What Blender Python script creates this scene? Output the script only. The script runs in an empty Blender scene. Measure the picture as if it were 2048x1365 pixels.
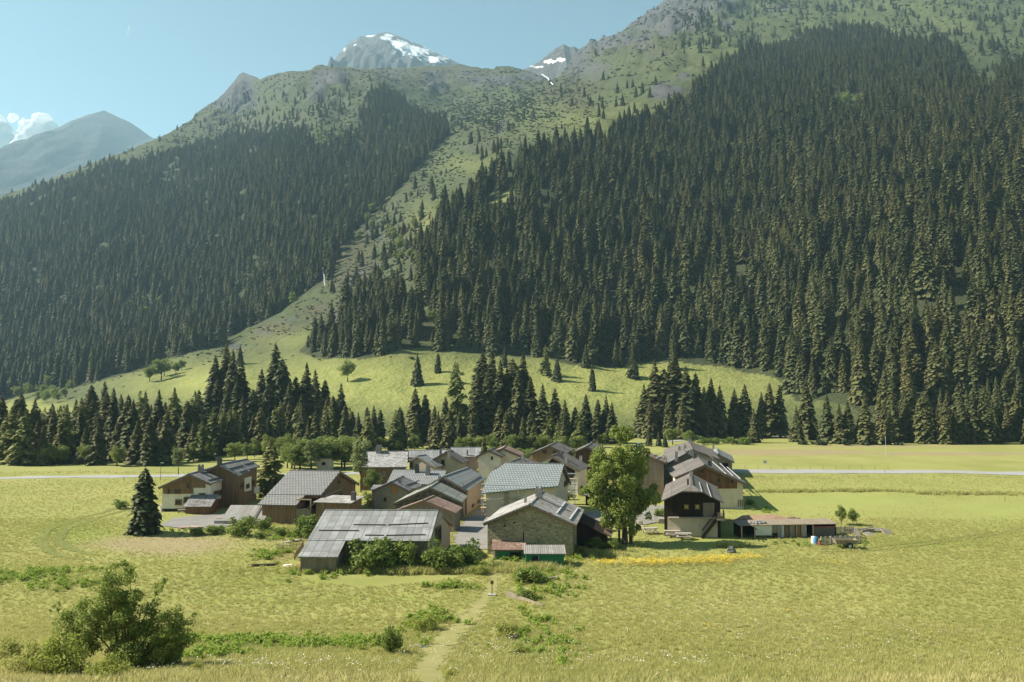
import bpy, bmesh, math, random
import numpy as np
from mathutils import Vector, Matrix

SC = bpy.context.scene
COL = SC.collection
PI = math.pi
R = math.radians

# ---------------------------------------------------------------- camera, sky, sun
H, YH, F, CX, CY = 18.0, 778.0, 1593.0, 1024.0, 682.5      # eye height, horizon row, focal length (photo pixels)
TH = math.atan((YH - CY) / F)
CT, ST = math.cos(TH), math.sin(TH)
cam = bpy.data.cameras.new('camera'); cam.sensor_width = 36; cam.lens = 36 * F / 2048
cam.clip_start = 0.3; cam.clip_end = 40000
co = bpy.data.objects.new('camera', cam); COL.objects.link(co)
co.location = (0, 0, H); co.rotation_euler = (PI / 2 + TH, 0, 0)
SC.camera = co

SUN_AZ, SUN_EL = -84.0, 41.0            # clockwise from +Y
world = bpy.data.worlds.new('World'); SC.world = world; world.use_nodes = True
wn = world.node_tree
sky = wn.nodes.new('ShaderNodeTexSky'); sky.sky_type = 'NISHITA'; sky.sun_disc = False
sky.sun_elevation = R(SUN_EL); sky.sun_rotation = R(SUN_AZ % 360); sky.altitude = 1500
sky.air_density = 1.0; sky.dust_density = 1.4; sky.ozone_density = 1.0
tint = wn.nodes.new('ShaderNodeMix'); tint.data_type = 'RGBA'; tint.blend_type = 'MULTIPLY'
tint.inputs[0].default_value = 1.0; tint.inputs[7].default_value = (0.86, 0.99, 0.76, 1)
wn.links.new(sky.outputs[0], tint.inputs[6])
bg = wn.nodes['Background']; wn.links.new(tint.outputs[2], bg.inputs[0]); bg.inputs[1].default_value = 0.068

sun = bpy.data.lights.new('sun', 'SUN'); sun.energy = 5.0; sun.angle = R(0.55); sun.color = (1, .93, .82)
so = bpy.data.objects.new('sun', sun); COL.objects.link(so)
sd = Vector((math.sin(R(SUN_AZ)) * math.cos(R(SUN_EL)), math.cos(R(SUN_AZ)) * math.cos(R(SUN_EL)), math.sin(R(SUN_EL))))
so.rotation_euler = sd.to_track_quat('Z', 'Y').to_euler()
SC.view_settings.view_transform = 'Standard'; SC.view_settings.look = 'None'
SC.view_settings.exposure = 1.38; SC.view_settings.gamma = 1
cy = SC.cycles
cy.max_bounces = 5; cy.diffuse_bounces = 2; cy.glossy_bounces = 2; cy.transmission_bounces = 3
cy.transparent_max_bounces = 8; cy.volume_bounces = 0; cy.use_denoising = True

# ---------------------------------------------------------------- maths helpers
def proj(x, y, z):
    f = y * CT + (z - H) * ST; u = -y * ST + (z - H) * CT
    return CX + F * x / f, CY - F * u / f
def ray(u, v):
    a = (u - CX) / F; b = (CY - v) / F
    return Vector((a, CT - b * ST, ST + b * CT))
def perlin(x, y, seed=0):
    x = np.asarray(x, float); y = np.asarray(y, float)
    xi = np.floor(x).astype(np.int64); yi = np.floor(y).astype(np.int64); xf = x - xi; yf = y - yi
    def g(ix, iy, fx, fy):
        h = (ix * 374761393 + iy * 668265263 + seed * 974634777) & 0xffffffff
        h = ((h ^ (h >> 13)) * 1274126177) & 0xffffffff
        a = ((h ^ (h >> 16)) & 0xffff) / 65536.0 * 2 * PI
        return np.cos(a) * fx + np.sin(a) * fy
    s = xf * xf * xf * (xf * (xf * 6 - 15) + 10); t = yf * yf * yf * (yf * (yf * 6 - 15) + 10)
    n0 = g(xi, yi, xf, yf) * (1 - s) + g(xi + 1, yi, xf - 1, yf) * s
    n1 = g(xi, yi + 1, xf, yf - 1) * (1 - s) + g(xi + 1, yi + 1, xf - 1, yf - 1) * s
    return (n0 * (1 - t) + n1 * t) * 1.5
def fbm(x, y, oct=4, seed=0, ridged=False):
    o = 0; a = 1; s = 0
    for i in range(oct):
        n = perlin(np.asarray(x) * 2 ** i, np.asarray(y) * 2 ** i, seed + i)
        o = o + a * ((1 - 2 * np.abs(n)) if ridged else n); s += a; a *= .5
    return o / s
def sstep(a, b, x):
    t = np.clip((np.asarray(x, float) - a) / (b - a), 0, 1); return t * t * (3 - 2 * t)
def gz(x, y):
    """Height of the meadow: a roadside bank falling to the flat valley floor."""
    y = np.asarray(y, float); x = np.asarray(x, float)
    b = 16.4 * np.clip(1 - np.clip(y, 0, 70) / 70, 0, 1) ** 1.6 + np.clip(-y, 0, 100) * .1
    n = .42 * perlin(x / 24, y / 19, 3) + .14 * perlin(x / 7.3, y / 6.1, 4)
    return b + n * (1 - sstep(200, 290, y)) * (1 - .8 * np.exp(-((x - 0) / 38) ** 2 - ((y - 118) / 42) ** 2))
def gp(u, v):
    """Where the sight line through photo pixel (u, v) meets the ground."""
    d = ray(u, v); t = 0.0
    lo, hi = 8.0, 298.0
    for k in range(600):
        y = lo + (hi - lo) * k / 600
        p = d * (y / d.y)
        if p.z + H <= float(gz(p.x, y)): break
    a, b = y - .5, y
    for k in range(20):
        m = (a + b) / 2; p = d * (m / d.y)
        if p.z + H <= float(gz(p.x, m)): b = m
        else: a = m
    p = d * (b / d.y)
    return Vector((p.x, b, float(gz(p.x, b))))
def inside(poly, x, y):
    x = np.asarray(x, float); y = np.asarray(y, float); c = np.zeros(x.shape, bool); n = len(poly)
    for i in range(n):
        x0, y0 = poly[i]; x1, y1 = poly[i - 1]
        if y0 == y1: continue
        k = ((y0 > y) != (y1 > y)) & (x < (x1 - x0) * (y - y0) / (y1 - y0) + x0)
        c ^= k
    return c

# ---------------------------------------------------------------- object helpers
def tag(o, label=None, cat=None, group=None, kind=None):
    if label: o['label'] = label
    if cat: o['category'] = cat
    if group: o['group'] = group
    if kind: o['kind'] = kind
    return o
def empty(name, loc, rz=0, label=None, cat=None, group=None):
    o = bpy.data.objects.new(name, None); COL.objects.link(o); o.location = loc; o.rotation_euler = (0, 0, rz)
    return tag(o, label, cat, group)
def link(name, me, m=None, parent=None, loc=None):
    o = bpy.data.objects.new(name, me); COL.objects.link(o)
    if m is not None and not me.materials:
        me.materials.append(m)
    if parent is not None: o.parent = parent
    if loc is not None: o.location = loc
    return o
def mesh_np(name, V, Q, uv=True):
    """A mesh from numpy vertices and quads (or triangles)."""
    V = np.asarray(V, np.float32); Q = np.asarray(Q, np.int32); k = Q.shape[1]
    me = bpy.data.meshes.new(name)
    me.vertices.add(len(V)); me.vertices.foreach_set('co', V.ravel())
    me.loops.add(Q.size); me.loops.foreach_set('vertex_index', Q.ravel())
    me.polygons.add(len(Q)); me.polygons.foreach_set('loop_start', np.arange(0, Q.size, k, dtype=np.int32))
    me.update(calc_edges=True)
    return me
class MB:
    """Collects faces and links them as one mesh object; UVs are metres along and up each face."""
    def __init__(s): s.v = []; s.f = []
    def poly(s, pts):
        n = len(s.v); s.v += [tuple(p) for p in pts]; s.f.append(list(range(n, n + len(pts)))); return s
    def box(s, x0, y0, z0, x1, y1, z1, M=None):
        P = [Vector(p) for p in ((x0, y0, z0), (x1, y0, z0), (x1, y1, z0), (x0, y1, z0), (x0, y0, z1), (x1, y0, z1), (x1, y1, z1), (x0, y1, z1))]
        if M is not None: P = [M @ p for p in P]
        n = len(s.v); s.v += [tuple(p) for p in P]
        s.f += [[n + i for i in q] for q in ((0, 3, 2, 1), (4, 5, 6, 7), (0, 1, 5, 4), (1, 2, 6, 5), (2, 3, 7, 6), (3, 0, 4, 7))]
        return s
    def slab(s, pts, nrm):
        """A polygon given thickness along nrm (a vector)."""
        a = [Vector(p) for p in pts]; b = [p + Vector(nrm) for p in a]
        s.poly(a[::-1]); s.poly(b)
        for i in range(len(a)):
            j = (i + 1) % len(a); s.poly([a[i], a[j], b[j], b[i]])
        return s
    def bar(s, p, q, w, h=None):
        p = Vector(p); q = Vector(q); d = q - p; L = d.length
        if L < 1e-6: return s
        M = Matrix.Translation(p) @ d.to_track_quat('Y', 'Z').to_matrix().to_4x4(); h = h or w
        return s.box(-w / 2, 0, -h / 2, w / 2, L, h / 2, M)
    def tube(s, pts, rad, k=6, cap=True):
        pts = [Vector(p) for p in pts]; n0 = len(s.v)
        for i, p in enumerate(pts):
            d = (pts[min(i + 1, len(pts) - 1)] - pts[max(i - 1, 0)]).normalized()
            q = d.to_track_quat('Z', 'Y'); r = rad[i] if hasattr(rad, '__len__') else rad
            for j in range(k):
                a = 2 * PI * j / k
                s.v.append(tuple(p + q @ Vector((r * math.cos(a), r * math.sin(a), 0))))
        for i in range(len(pts) - 1):
            for j in range(k):
                s.f.append([n0 + i * k + j, n0 + i * k + (j + 1) % k, n0 + (i + 1) * k + (j + 1) % k, n0 + (i + 1) * k + j])
        if cap:
            s.f.append([n0 + j for j in range(k)][::-1]); s.f.append([n0 + (len(pts) - 1) * k + j for j in range(k)])
        return s
    def mesh(s, name):
        me = bpy.data.meshes.new(name); me.from_pydata(s.v, [], s.f); me.update()
        uv = me.uv_layers.new(name='UVMap')
        for p in me.polygons:
            n = p.normal
            t = Vector((-n.y, n.x, 0))
            t = t.normalized() if t.length > 1e-3 else Vector((1, 0, 0))
            b = n.cross(t)
            for li in p.loop_indices:
                c = me.vertices[me.loops[li].vertex_index].co
                uv.data[li].uv = (c.dot(t), c.dot(b))
        return me
    def build(s, name, m, parent=None, loc=None): return link(name, s.mesh(name), m, parent, loc)

# ---------------------------------------------------------------- materials
class N:
    """A small wrapper for writing node materials."""
    def __init__(s, name, rough=.85, spec=.25):
        s.m = bpy.data.materials.new(name); s.m.use_nodes = True; s.t = s.m.node_tree
        s.b = s.t.nodes['Principled BSDF']; s.b.inputs['Roughness'].default_value = rough
        s.b.inputs['Specular IOR Level'].default_value = spec; s._c = {}
    def n(s, t, **k):
        x = s.t.nodes.new(t)
        for a, b in k.items(): setattr(x, a, b)
        return x
    def set(s, sock, v):
        if isinstance(v, bpy.types.NodeSocket): s.t.links.new(v, sock)
        elif isinstance(v, (tuple, list)) and len(v) == 3 and sock.type == 'RGBA': sock.default_value = (*v, 1)
        else: sock.default_value = v
    def co(s, k='Object'):
        if k not in s._c:
            s._c[k] = s.n('ShaderNodeNewGeometry').outputs['Position'] if k == 'World' else s.n('ShaderNodeTexCoord').outputs[k]
        return s._c[k]
    def noise(s, scale, co='Object', detail=4, rough=.55, vec=None, dist=0):
        x = s.n('ShaderNodeTexNoise'); s.set(x.inputs['Vector'], vec or s.co(co)); x.inputs['Scale'].default_value = scale
        x.inputs['Detail'].default_value = detail; x.inputs['Roughness'].default_value = rough; x.inputs['Distortion'].default_value = dist
        return x.outputs['Fac']
    def vor(s, scale, co='Object', out='Color', feat='F1', vec=None):
        x = s.n('ShaderNodeTexVoronoi', feature=feat); s.set(x.inputs['Vector'], vec or s.co(co)); x.inputs['Scale'].default_value = scale
        return x.outputs[out]
    def ramp(s, f, *stops):
        x = s.n('ShaderNodeValToRGB'); s.set(x.inputs[0], f); e = x.color_ramp.elements
        while len(e) < len(stops): e.new(.5)
        for i, (p, c) in enumerate(stops):
            e[i].position = p; e[i].color = (*c, 1) if not isinstance(c, (int, float)) else (c, c, c, 1)
        return x.outputs[0]
    def mix(s, f, a, b, mode='MIX'):
        x = s.n('ShaderNodeMix', data_type='RGBA', blend_type=mode); s.set(x.inputs[0], f); s.set(x.inputs[6], a); s.set(x.inputs[7], b)
        return x.outputs[2]
    def math(s, op, a, b=0.0):
        x = s.n('ShaderNodeMath', operation=op); s.set(x.inputs[0], a); s.set(x.inputs[1], b); return x.outputs[0]
    def mapv(s, co, scale=(1, 1, 1), rot=(0, 0, 0)):
        x = s.n('ShaderNodeMapping'); s.set(x.inputs[0], s.co(co)); x.inputs['Scale'].default_value = scale; x.inputs['Rotation'].default_value = rot
        return x.outputs[0]
    def swap(s, co='UV'):
        a = s.n('ShaderNodeSeparateXYZ'); s.set(a.inputs[0], s.co(co)); b = s.n('ShaderNodeCombineXYZ')
        s.set(b.inputs[0], a.outputs[1]); s.set(b.inputs[1], a.outputs[0]); return b.outputs[0]
    def brick(s, vec, w, h, mortar, c1, c2, cm, offset=.5, bias=0):
        x = s.n('ShaderNodeTexBrick', offset=offset); s.set(x.inputs['Vector'], vec); x.inputs['Scale'].default_value = 1
        for k, v in (('Color1', c1), ('Color2', c2), ('Mortar', cm)): s.set(x.inputs[k], v)
        x.inputs['Mortar Size'].default_value = mortar; x.inputs['Mortar Smooth'].default_value = .2; x.inputs['Bias'].default_value = bias
        x.inputs['Brick Width'].default_value = w; x.inputs['Row Height'].default_value = h
        return x.outputs['Color'], x.outputs['Fac']
    def attr(s, name, typ='GEOMETRY', out='Fac'):
        x = s.n('ShaderNodeAttribute', attribute_name=name, attribute_type=typ); return x.outputs[out]
    def bump(s, h, strength=.5, dist=.05):
        x = s.n('ShaderNodeBump'); s.set(x.inputs['Height'], h); x.inputs['Strength'].default_value = strength; x.inputs['Distance'].default_value = dist
        s.t.links.new(x.outputs[0], s.b.inputs['Normal'])
    def out(s, c): s.set(s.b.inputs['Base Color'], c); return s.m
    def leafy(s, c, t=.3):
        """Diffuse plus some light through the leaf."""
        s.set(s.b.inputs['Base Color'], c)
        tr = s.n('ShaderNodeBsdfTranslucent'); s.set(tr.inputs[0], c)
        mx = s.n('ShaderNodeMixShader'); mx.inputs[0].default_value = t
        s.t.links.new(s.b.outputs[0], mx.inputs[1]); s.t.links.new(tr.outputs[0], mx.inputs[2])
        s.t.links.new(mx.outputs[0], s.t.nodes['Material Output'].inputs[0]); return s.m

def plain(name, c, rough=.8, spec=.25, var=.25, scale=3):
    n = N(name, rough, spec); f = n.noise(scale)
    return n.out(n.mix(f, tuple(x * (1 - var) for x in c), tuple(min(1, x * (1 + var)) for x in c)))
def plaster(name, c, dirt=(.25, .21, .16)):
    n = N(name, .9, .15); f = n.noise(1.1, detail=6); g = n.noise(9, detail=3)
    a = n.mix(n.ramp(f, (.35, 0), (.75, .55)), c, tuple(x * .72 for x in c)); a = n.mix(n.math('MULTIPLY', g, .18), a, dirt)
    st = n.noise(1, vec=n.mapv('Object', (2.2, 2.2, .25)), detail=3)
    a = n.mix(n.ramp(st, (.55, 0), (.8, .35)), a, dirt); n.bump(g, .3, .02); return n.out(a)
def planks(name, c1, c2, w=.17):
    n = N(name, .85, .15); v = n.swap('UV')
    b, fac = n.brick(v, 3.1, w, .012, c1, c2, tuple(x * .25 for x in c1), .37)
    st = n.noise(1, vec=n.mapv('Object', (7, 7, .5)), detail=4)
    a = n.mix(n.ramp(st, (.3, 0), (.75, .6)), b, tuple(x * .45 for x in c1))
    n.bump(fac, -.5, .02); return n.out(a)
def stone(name, c, cm, sc=2.4, mortar=.09):
    n = N(name, .95, .1); d = n.noise(2.5, detail=3)
    vx = n.n('ShaderNodeVectorMath', operation='MULTIPLY'); n.set(vx.inputs[0], n.co('Object')); vx.inputs[1].default_value = (1, 1, 1.9)
    e = n.vor(sc, out='Distance', feat='DISTANCE_TO_EDGE', vec=vx.outputs[0]); col = n.vor(sc, out='Color', vec=vx.outputs[0])
    k = n.ramp(n.math('MULTIPLY', col, 1.0), (.15, tuple(x * .45 for x in c)), (.8, tuple(x * 1.25 for x in c)))
    a = n.mix(n.ramp(e, (mortar * .4, 1), (mortar, 0)), k, cm); a = n.mix(n.ramp(d, (.45, 0), (.7, .8)), a, cm)
    n.bump(n.ramp(e, (0, 0), (.2, 1)), .8, .06); return n.out(a)
def sheet_roof(name, c, c2, w=.8, h=2.1, rust=0., rough=.5, seam=.016, rustc=(.16, .07, .035), metal=.0):
    n = N(name, rough, .4); b, fac = n.brick(n.co('UV'), w, h, seam, tuple(x * .84 for x in c), tuple(x * 1.12 for x in c2), tuple(x * .25 for x in c), .0)
    f = n.noise(.9, detail=5); g = n.noise(4, vec=n.mapv('UV', (1, .35, 1)), detail=4)
    a = n.mix(n.ramp(f, (.4, 0), (.7, .7)), b, (c[0] * .62, c[1] * .58, c[2] * .5)); a = n.mix(n.ramp(n.noise(2.6, 'UV', 5), (.6, 0), (.75, .5)), a, tuple(x * 1.35 for x in c))
    if rust: a = n.mix(n.ramp(g, (.68 - .25 * rust, 0), (.80 - .2 * rust, .9)), a, rustc)
    n.b.inputs['Metallic'].default_value = metal
    n.bump(fac, -.6, .03); return n.out(a)
def tile_roof(name, c, c2, w=.42, h=.52, rough=.55):
    n = N(name, rough, .35); b, fac = n.brick(n.co('UV'), w, h, .05, c, c2, tuple(x * .16 for x in c), .5)
    f = n.noise(.8, detail=5); a = n.mix(n.ramp(f, (.4, 0), (.8, .4)), b, tuple(x * .65 for x in c))
    n.bump(fac, -.9, .05); return n.out(a)
def slate_roof(name, c, c2):
    n = N(name, .7, .3); b, fac = n.brick(n.co('UV'), .5, .42, .03, c, c2, tuple(x * .3 for x in c), .5)
    g = n.ramp(n.vor(2.2, 'UV'), (.1, .62), (.9, 1.15)); a = n.mix(.8, b, g, 'MULTIPLY'); f = n.noise(2, detail=5)
    a = n.mix(n.ramp(f, (.45, 0), (.75, .6)), a, tuple(x * 1.6 for x in c2)); n.bump(fac, -.8, .05); return n.out(a)

M = {}
M['cream'] = plaster('cream_plaster', (.72, .61, .45))
M['pale'] = plaster('pale_plaster', (.58, .50, .38))
M['white'] = plaster('white_plaster', (.84, .74, .60))
M['greyplaster'] = plaster('grey_render', (.28, .24, .165))
M['beigeplaster'] = plaster('beige_render', (.40, .33, .25))
M['rosy'] = plaster('rosy_render', (.37, .30, .23))
M['wood'] = planks('brown_planks', (.22, .135, .072), (.31, .20, .11))
M['woodred'] = planks('reddish_planks', (.17, .082, .042), (.27, .145, .075))
M['woodgrey'] = planks('weathered_planks', (.25, .205, .15), (.34, .28, .20))
M['wooddark'] = planks('dark_planks', (.03, .021, .016), (.05, .034, .024))
M['woodlight'] = planks('fresh_planks', (.36, .22, .10), (.44, .28, .13))
M['orange'] = planks('orange_boards', (.42, .20, .06), (.5, .26, .08), .12)
M['stone'] = stone('barn_stone', (.34, .29, .18), (.36, .31, .19), 2.6, .08)
M['rubble'] = stone('rubble_stone', (.20, .18, .15), (.10, .09, .075), 2.6, .12)
M['metal'] = sheet_roof('grey_sheet_roof', (.222, .224, .218), (.258, .258, .25), .85, 2.6, 0, .6, .03)
M['metal2'] = sheet_roof('pale_sheet_roof', (.26, .275, .27), (.20, .215, .21), 1.3, 1.3, .2, .6, .04)
M['metal3'] = sheet_roof('greenish_sheet_roof', (.22, .23, .20), (.27, .28, .245), 1.5, 1.9, .1, .55, .045)
M['rusty'] = sheet_roof('rust_streaked_roof', (.30, .30, .285), (.38, .375, .36), .75, 1.5, .75, .65)
M['rust'] = sheet_roof('rusty_sheet_roof', (.22, .16, .13), (.30, .24, .2), .7, 1.2, 1.0, .7)
M['brownmetal'] = sheet_roof('brown_grey_roof', (.138, .120, .104), (.17, .15, .132), .75, 6, 0, .6, .035)
M['ribbed'] = sheet_roof('ribbed_grey_roof', (.27, .255, .23), (.31, .295, .27), .22, 8, 0, .6, .03)
M['darkmetal'] = sheet_roof('charcoal_roof', (.13, .125, .12), (.16, .152, .145), .8, 6, 0, .6, .035)
M['tilebrown'] = tile_roof('grey_brown_tiles', (.21, .20, .185), (.25, .24, .22))
M['tilegreen'] = tile_roof('grey_green_tiles', (.215, .245, .24), (.26, .285, .275))
M['tilegrey'] = tile_roof('grey_tiles', (.235, .235, .23), (.285, .285, .275), .4, .45)
M['slate'] = slate_roof('dark_slate', (.15, .142, .134), (.21, .20, .19))
M['lauze'] = slate_roof('stone_slabs', (.23, .22, .21), (.34, .325, .305))
M['glass'] = plain('window_glass', (.025, .028, .032), .12, .5, .3, 2)
M['frame'] = plain('window_frame', (.16, .09, .05), .7)
M['paleframe'] = plain('pale_window_frame', (.62, .58, .5), .7)
M['dark'] = plain('dark_opening', (.018, .016, .014), .9)
M['concrete'] = plain('concrete', (.36, .34, .30), .9)
M['chim'] = stone('chimney_stone', (.30, .28, .25), (.32, .30, .27), 4, .1)
M['chimdark'] = plain('dark_chimney', (.09, .08, .075), .8)
M['bar'] = plain('iron_bar', (.10, .085, .08), .6)
M['beam'] = plain('old_timber', (.17, .115, .07), .85)
M['lightbeam'] = plain('pale_timber', (.42, .31, .18), .85)
M['greywood'] = plain('grey_timber', (.33, .29, .24), .9)
M['steel'] = plain('galvanised_steel', (.42, .43, .43), .45, .5)
M['green'] = plain('green_paint', (.02, .16, .075), .6)
M['tarp'] = plain('white_tarp', (.58, .57, .50), .6)
M['blue'] = plain('blue_plastic', (.07, .20, .36), .4)
M['red'] = plain('red_plastic', (.25, .06, .035), .5)
M['tyre'] = plain('rubber', (.02, .02, .02), .8)
M['rock'] = stone('grey_rock', (.26, .255, .245), (.20, .195, .185), 1.4, .05)
M['bark'] = plain('bark', (.085, .065, .048), .95, .1, .4, 6)
M['gravel'] = plain('gravel', (.36, .34, .31), .95, .1, .25, 5)

# ================================================================ THE SETTING: meadow, slopes, peaks
FLATY = 302.0
def depth_field():
    """Distances estimated for points of the hillsides, spread smoothly between (thin-plate spline on log distance)."""
    T = {-700: ((830, 560), (750, 720), (650, 900), (560, 1200), (500, 1450)),
         -300: ((830, 560), (750, 720), (650, 900), (540, 1200), (450, 1460)),
         0: ((830, 540), (815, 600), (740, 760), (650, 900), (550, 1060), (450, 1280), (395, 1480)),
         150: ((820, 480), (790, 580), (700, 760), (600, 920), (500, 1080), (400, 1300), (342, 1500)),
         300: ((800, 420), (765, 500), (735, 620), (600, 870), (450, 1120), (350, 1370), (285, 1550)),
         450: ((790, 400), (720, 520), (690, 650), (560, 870), (430, 1080), (320, 1350), (260, 1650), (190, 2100)),
         600: ((800, 370), (740, 440), (660, 560), (590, 700), (450, 900), (350, 1080), (270, 1280), (200, 1550), (140, 1900)),
         750: ((820, 345), (715, 430), (650, 490), (560, 600), (500, 730), (400, 930), (300, 1150), (200, 1400), (170, 1500), (138, 2050)),
         880: ((830, 335), (712, 430), (560, 520), (470, 610), (400, 730), (330, 950), (260, 1200), (200, 1600), (132, 2100)),
         1000: ((835, 330), (715, 430), (560, 520), (440, 600), (350, 690), (310, 745), (285, 890), (240, 1150), (190, 1500), (133, 2000)),
         1150: ((835, 330), (720, 430), (560, 525), (440, 605), (350, 690), (280, 790), (240, 890), (200, 1100), (150, 1600), (105, 1950)),
         1300: ((835, 335), (725, 430), (600, 500), (450, 600), (350, 690), (272, 790), (210, 900), (120, 1200), (50, 1700), (13, 2100)),
         1500: ((850, 320), (760, 400), (600, 480), (450, 580), (330, 690), (250, 800), (170, 960), (110, 1150), (40, 1500), (-90, 2300)),
         1700: ((868, 305), (800, 335), (611, 420), (450, 510), (348, 610), (216, 800), (138, 1000), (65, 1300), (0, 1650), (-120, 2300)),
         2048: ((868, 305), (840, 315), (700, 350), (515, 425), (350, 530), (240, 680), (169, 830), (53, 1250), (-20, 1600), (-160, 2300)),
         2450: ((868, 305), (840, 315), (700, 350), (515, 425), (350, 530), (240, 680), (169, 830), (53, 1250), (-20, 1600), (-160, 2300)),
         2900: ((868, 305), (840, 315), (700, 350), (515, 425), (350, 530), (240, 680), (53, 1250), (-160, 2300))}
    P = []; D = []
    for u, l in T.items():
        P.append((u, 873)); D.append(302.)
        for v, d in l: P.append((u, v)); D.append(d)
    P = np.array(P) / 400.; D = np.log(np.array(D)); n = len(P)
    def K(a, b):
        r2 = ((a[:, None, :] - b[None]) ** 2).sum(-1) + 1e-12; return .5 * r2 * np.log(r2)
    A = np.zeros((n + 3, n + 3)); A[:n, :n] = K(P, P) + np.eye(n) * 1e-3
    Q = np.c_[np.ones(n), P]; A[:n, n:] = Q; A[n:, :n] = Q.T
    w = np.linalg.solve(A, np.r_[D, 0, 0, 0])
    def f(u, v):
        X = np.c_[np.ravel(u), np.ravel(v)] / 400.; o = np.empty(len(X))
        for i in range(0, len(X), 20000):
            x = X[i:i + 20000]; o[i:i + 20000] = K(x, P) @ w[:n] + np.c_[np.ones(len(x)), x] @ w[n:]
        return np.exp(o).reshape(np.shape(u))
    return f
TOP = np.array([(-900, 470), (-600, 465), (-300, 440), (-60, 405), (0, 393), (100, 360), (200, 320), (300, 284), (335, 268), (383, 240), (396, 224), (420, 208), (440, 196), (456, 178),
                (470, 160), (480, 147), (488, 143), (498, 150), (510, 152), (520, 158), (545, 150), (580, 143), (622, 140), (632, 130), (645, 130), (700, 136), (760, 138), (800, 136), (850, 132),
                (885, 131), (920, 128), (950, 133), (985, 137), (993, 132), (1005, 132), (1050, 140), (1075, 150), (1100, 160), (1120, 152), (1140, 124), (1150, 108), (1160, 93), (1180, 85), (1200, 76), (1215, 70),
                (1240, 60), (1260, 49), (1272, 38), (1288, 24), (1300, 14), (1330, 0), (1400, -40), (1500, -90), (1700, -125), (2048, -160), (2450, -170), (2900, -170)], float)
def blobs(L, U, V):
    o = np.zeros(U.shape)
    for u, v, ru, rv, s in L: o = np.maximum(o, s * np.exp(-(((U - u) / ru) ** 2 + ((V - v) / rv) ** 2)))
    return o
NC, NR = 620, 270
def build_slopes():
    f = depth_field()
    t = np.linspace(0, 1, NR)[:, None] ** 1.0
    W = np.linspace(-1.13, 1.13, NC)[None, :].repeat(NR, 0)
    U = CX + F * W
    for it in range(3):
        vt = np.interp(U[-1], TOP[:, 0], TOP[:, 1]); jag = np.exp(-((U[-1] - 1240) / 95) ** 2) * 9 + np.exp(-((U[-1] - 470) / 45) ** 2) * 4 + np.exp(-((U[-1] - 645) / 30) ** 2) * 3 + np.exp(-((U[-1] - 960) / 70) ** 2) * 2.5 + 1
        vt = vt + jag * fbm(U[-1] / 26, U[-1] * 0 + 3.3, 4, 61, True); V = 872 + (vt[None, :] - 872) * t
        b = (CY - V) / F; q = (b * CT + ST) / (CT - b * ST); U = CX + F * W / (CT + q * ST)
    Y = f(U, V); Y[0] = FLATY
    for r in range(1, NR): Y[r] = np.maximum(Y[r], Y[r - 1] + .4)
    X = W * Y; Z = H + Y * q
    Z[0] = 0
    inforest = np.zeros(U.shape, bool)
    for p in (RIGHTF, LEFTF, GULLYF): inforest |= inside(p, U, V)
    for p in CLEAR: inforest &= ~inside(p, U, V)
    # relief: gullies down the slopes, boulders and hummocks higher up
    lift = sstep(0, .12, t)
    far = sstep(380, 1500, Y)
    lat = X * .8 + Y * .3; down = X * -.25 + Y
    g = fbm(lat / 95, down / 420, 4, 11, True) - .25
    h = fbm(X / 38, Y / 60, 4, 21)
    k = fbm(X / 210, Y / 260, 3, 31)
    gul = sstep(1040, 1250, U) * sstep(720, 600, V) + sstep(760, 640, U) * sstep(600, 450, V) * .8
    edge = 1 - sstep(.93, 1.0, t)
    dz = lift * (g * 16 * far * (0.35 + gul) + h * (2.2 + 7 * far) + k * 10 * far) * (edge * .9 + .1)
    hum = fbm(X / 9, Y / 14, 3, 41) * sstep(.02, .1, t) * (.5 + 2.2 * far)
    crag = blobs([(662, 165, 45, 30, 1), (465, 185, 70, 45, 1.3), (640, 200, 60, 40, .6), (870, 165, 40, 35, .7), (985, 168, 75, 30, .8), (1330, 30, 110, 60, 1.2), (1435, 15, 60, 35, 1), (1200, 95, 120, 40, 1.1)], U, V)
    Z = Z + dz + hum + crag * (fbm(X / 120, Y / 150, 6, 71, True) - .3) * 52 * (edge * .85 + .15)
    return X, Y, Z, U, V, inforest, t.repeat(NC, 1)
RIGHTF = [(2900, 895), (2048, 885), (1850, 878), (1765, 850), (1740, 835), (1690, 838), (1640, 800), (1590, 800), (1560, 762), (1460, 735), (1300, 722), (1180, 735), (1080, 715), (960, 705), (880, 700), (845, 690), (832, 610),
          (822, 530), (850, 475), (900, 432), (960, 385), (1020, 342), (1100, 312), (1200, 288), (1300, 252), (1380, 205), (1430, 155), (1500, 115), (1560, 90), (1640, 68), (1720, 68), (1780, 85), (1850, 98),
          (1915, 112), (1925, 150), (1960, 195), (2000, 200), (1990, 150), (2048, 140), (2900, 210)]
LEFTF = [(-900, 810), (0, 800), (90, 785), (180, 770), (260, 745), (330, 722), (430, 695), (520, 645), (600, 594), (660, 560), (690, 490), (740, 430), (790, 385), (835, 335), (895, 272), (885, 255), (840, 235), (800, 205),
         (765, 180), (742, 188), (722, 215), (715, 250), (700, 285), (650, 320), (615, 300), (605, 268), (560, 265), (520, 277), (450, 287), (370, 307), (300, 327), (200, 347), (100, 377), (0, 412), (-900, 500)]
GULLYF = [(598, 705), (640, 718), (720, 722), (790, 706), (845, 692), (838, 640), (795, 600), (745, 578), (712, 600), (695, 640), (660, 672), (620, 680)]
CLEAR = [[(1022, 365), (1042, 372), (1005, 425), (985, 448), (950, 460), (948, 442), (985, 408)], [(1660, 215), (1705, 190), (1735, 205), (1720, 232), (1680, 240)], [(840, 600), (880, 640), (860, 690), (835, 680), (825, 640)],
         [(1640, 800), (1700, 812), (1745, 838), (1700, 850), (1650, 830)]]
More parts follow.
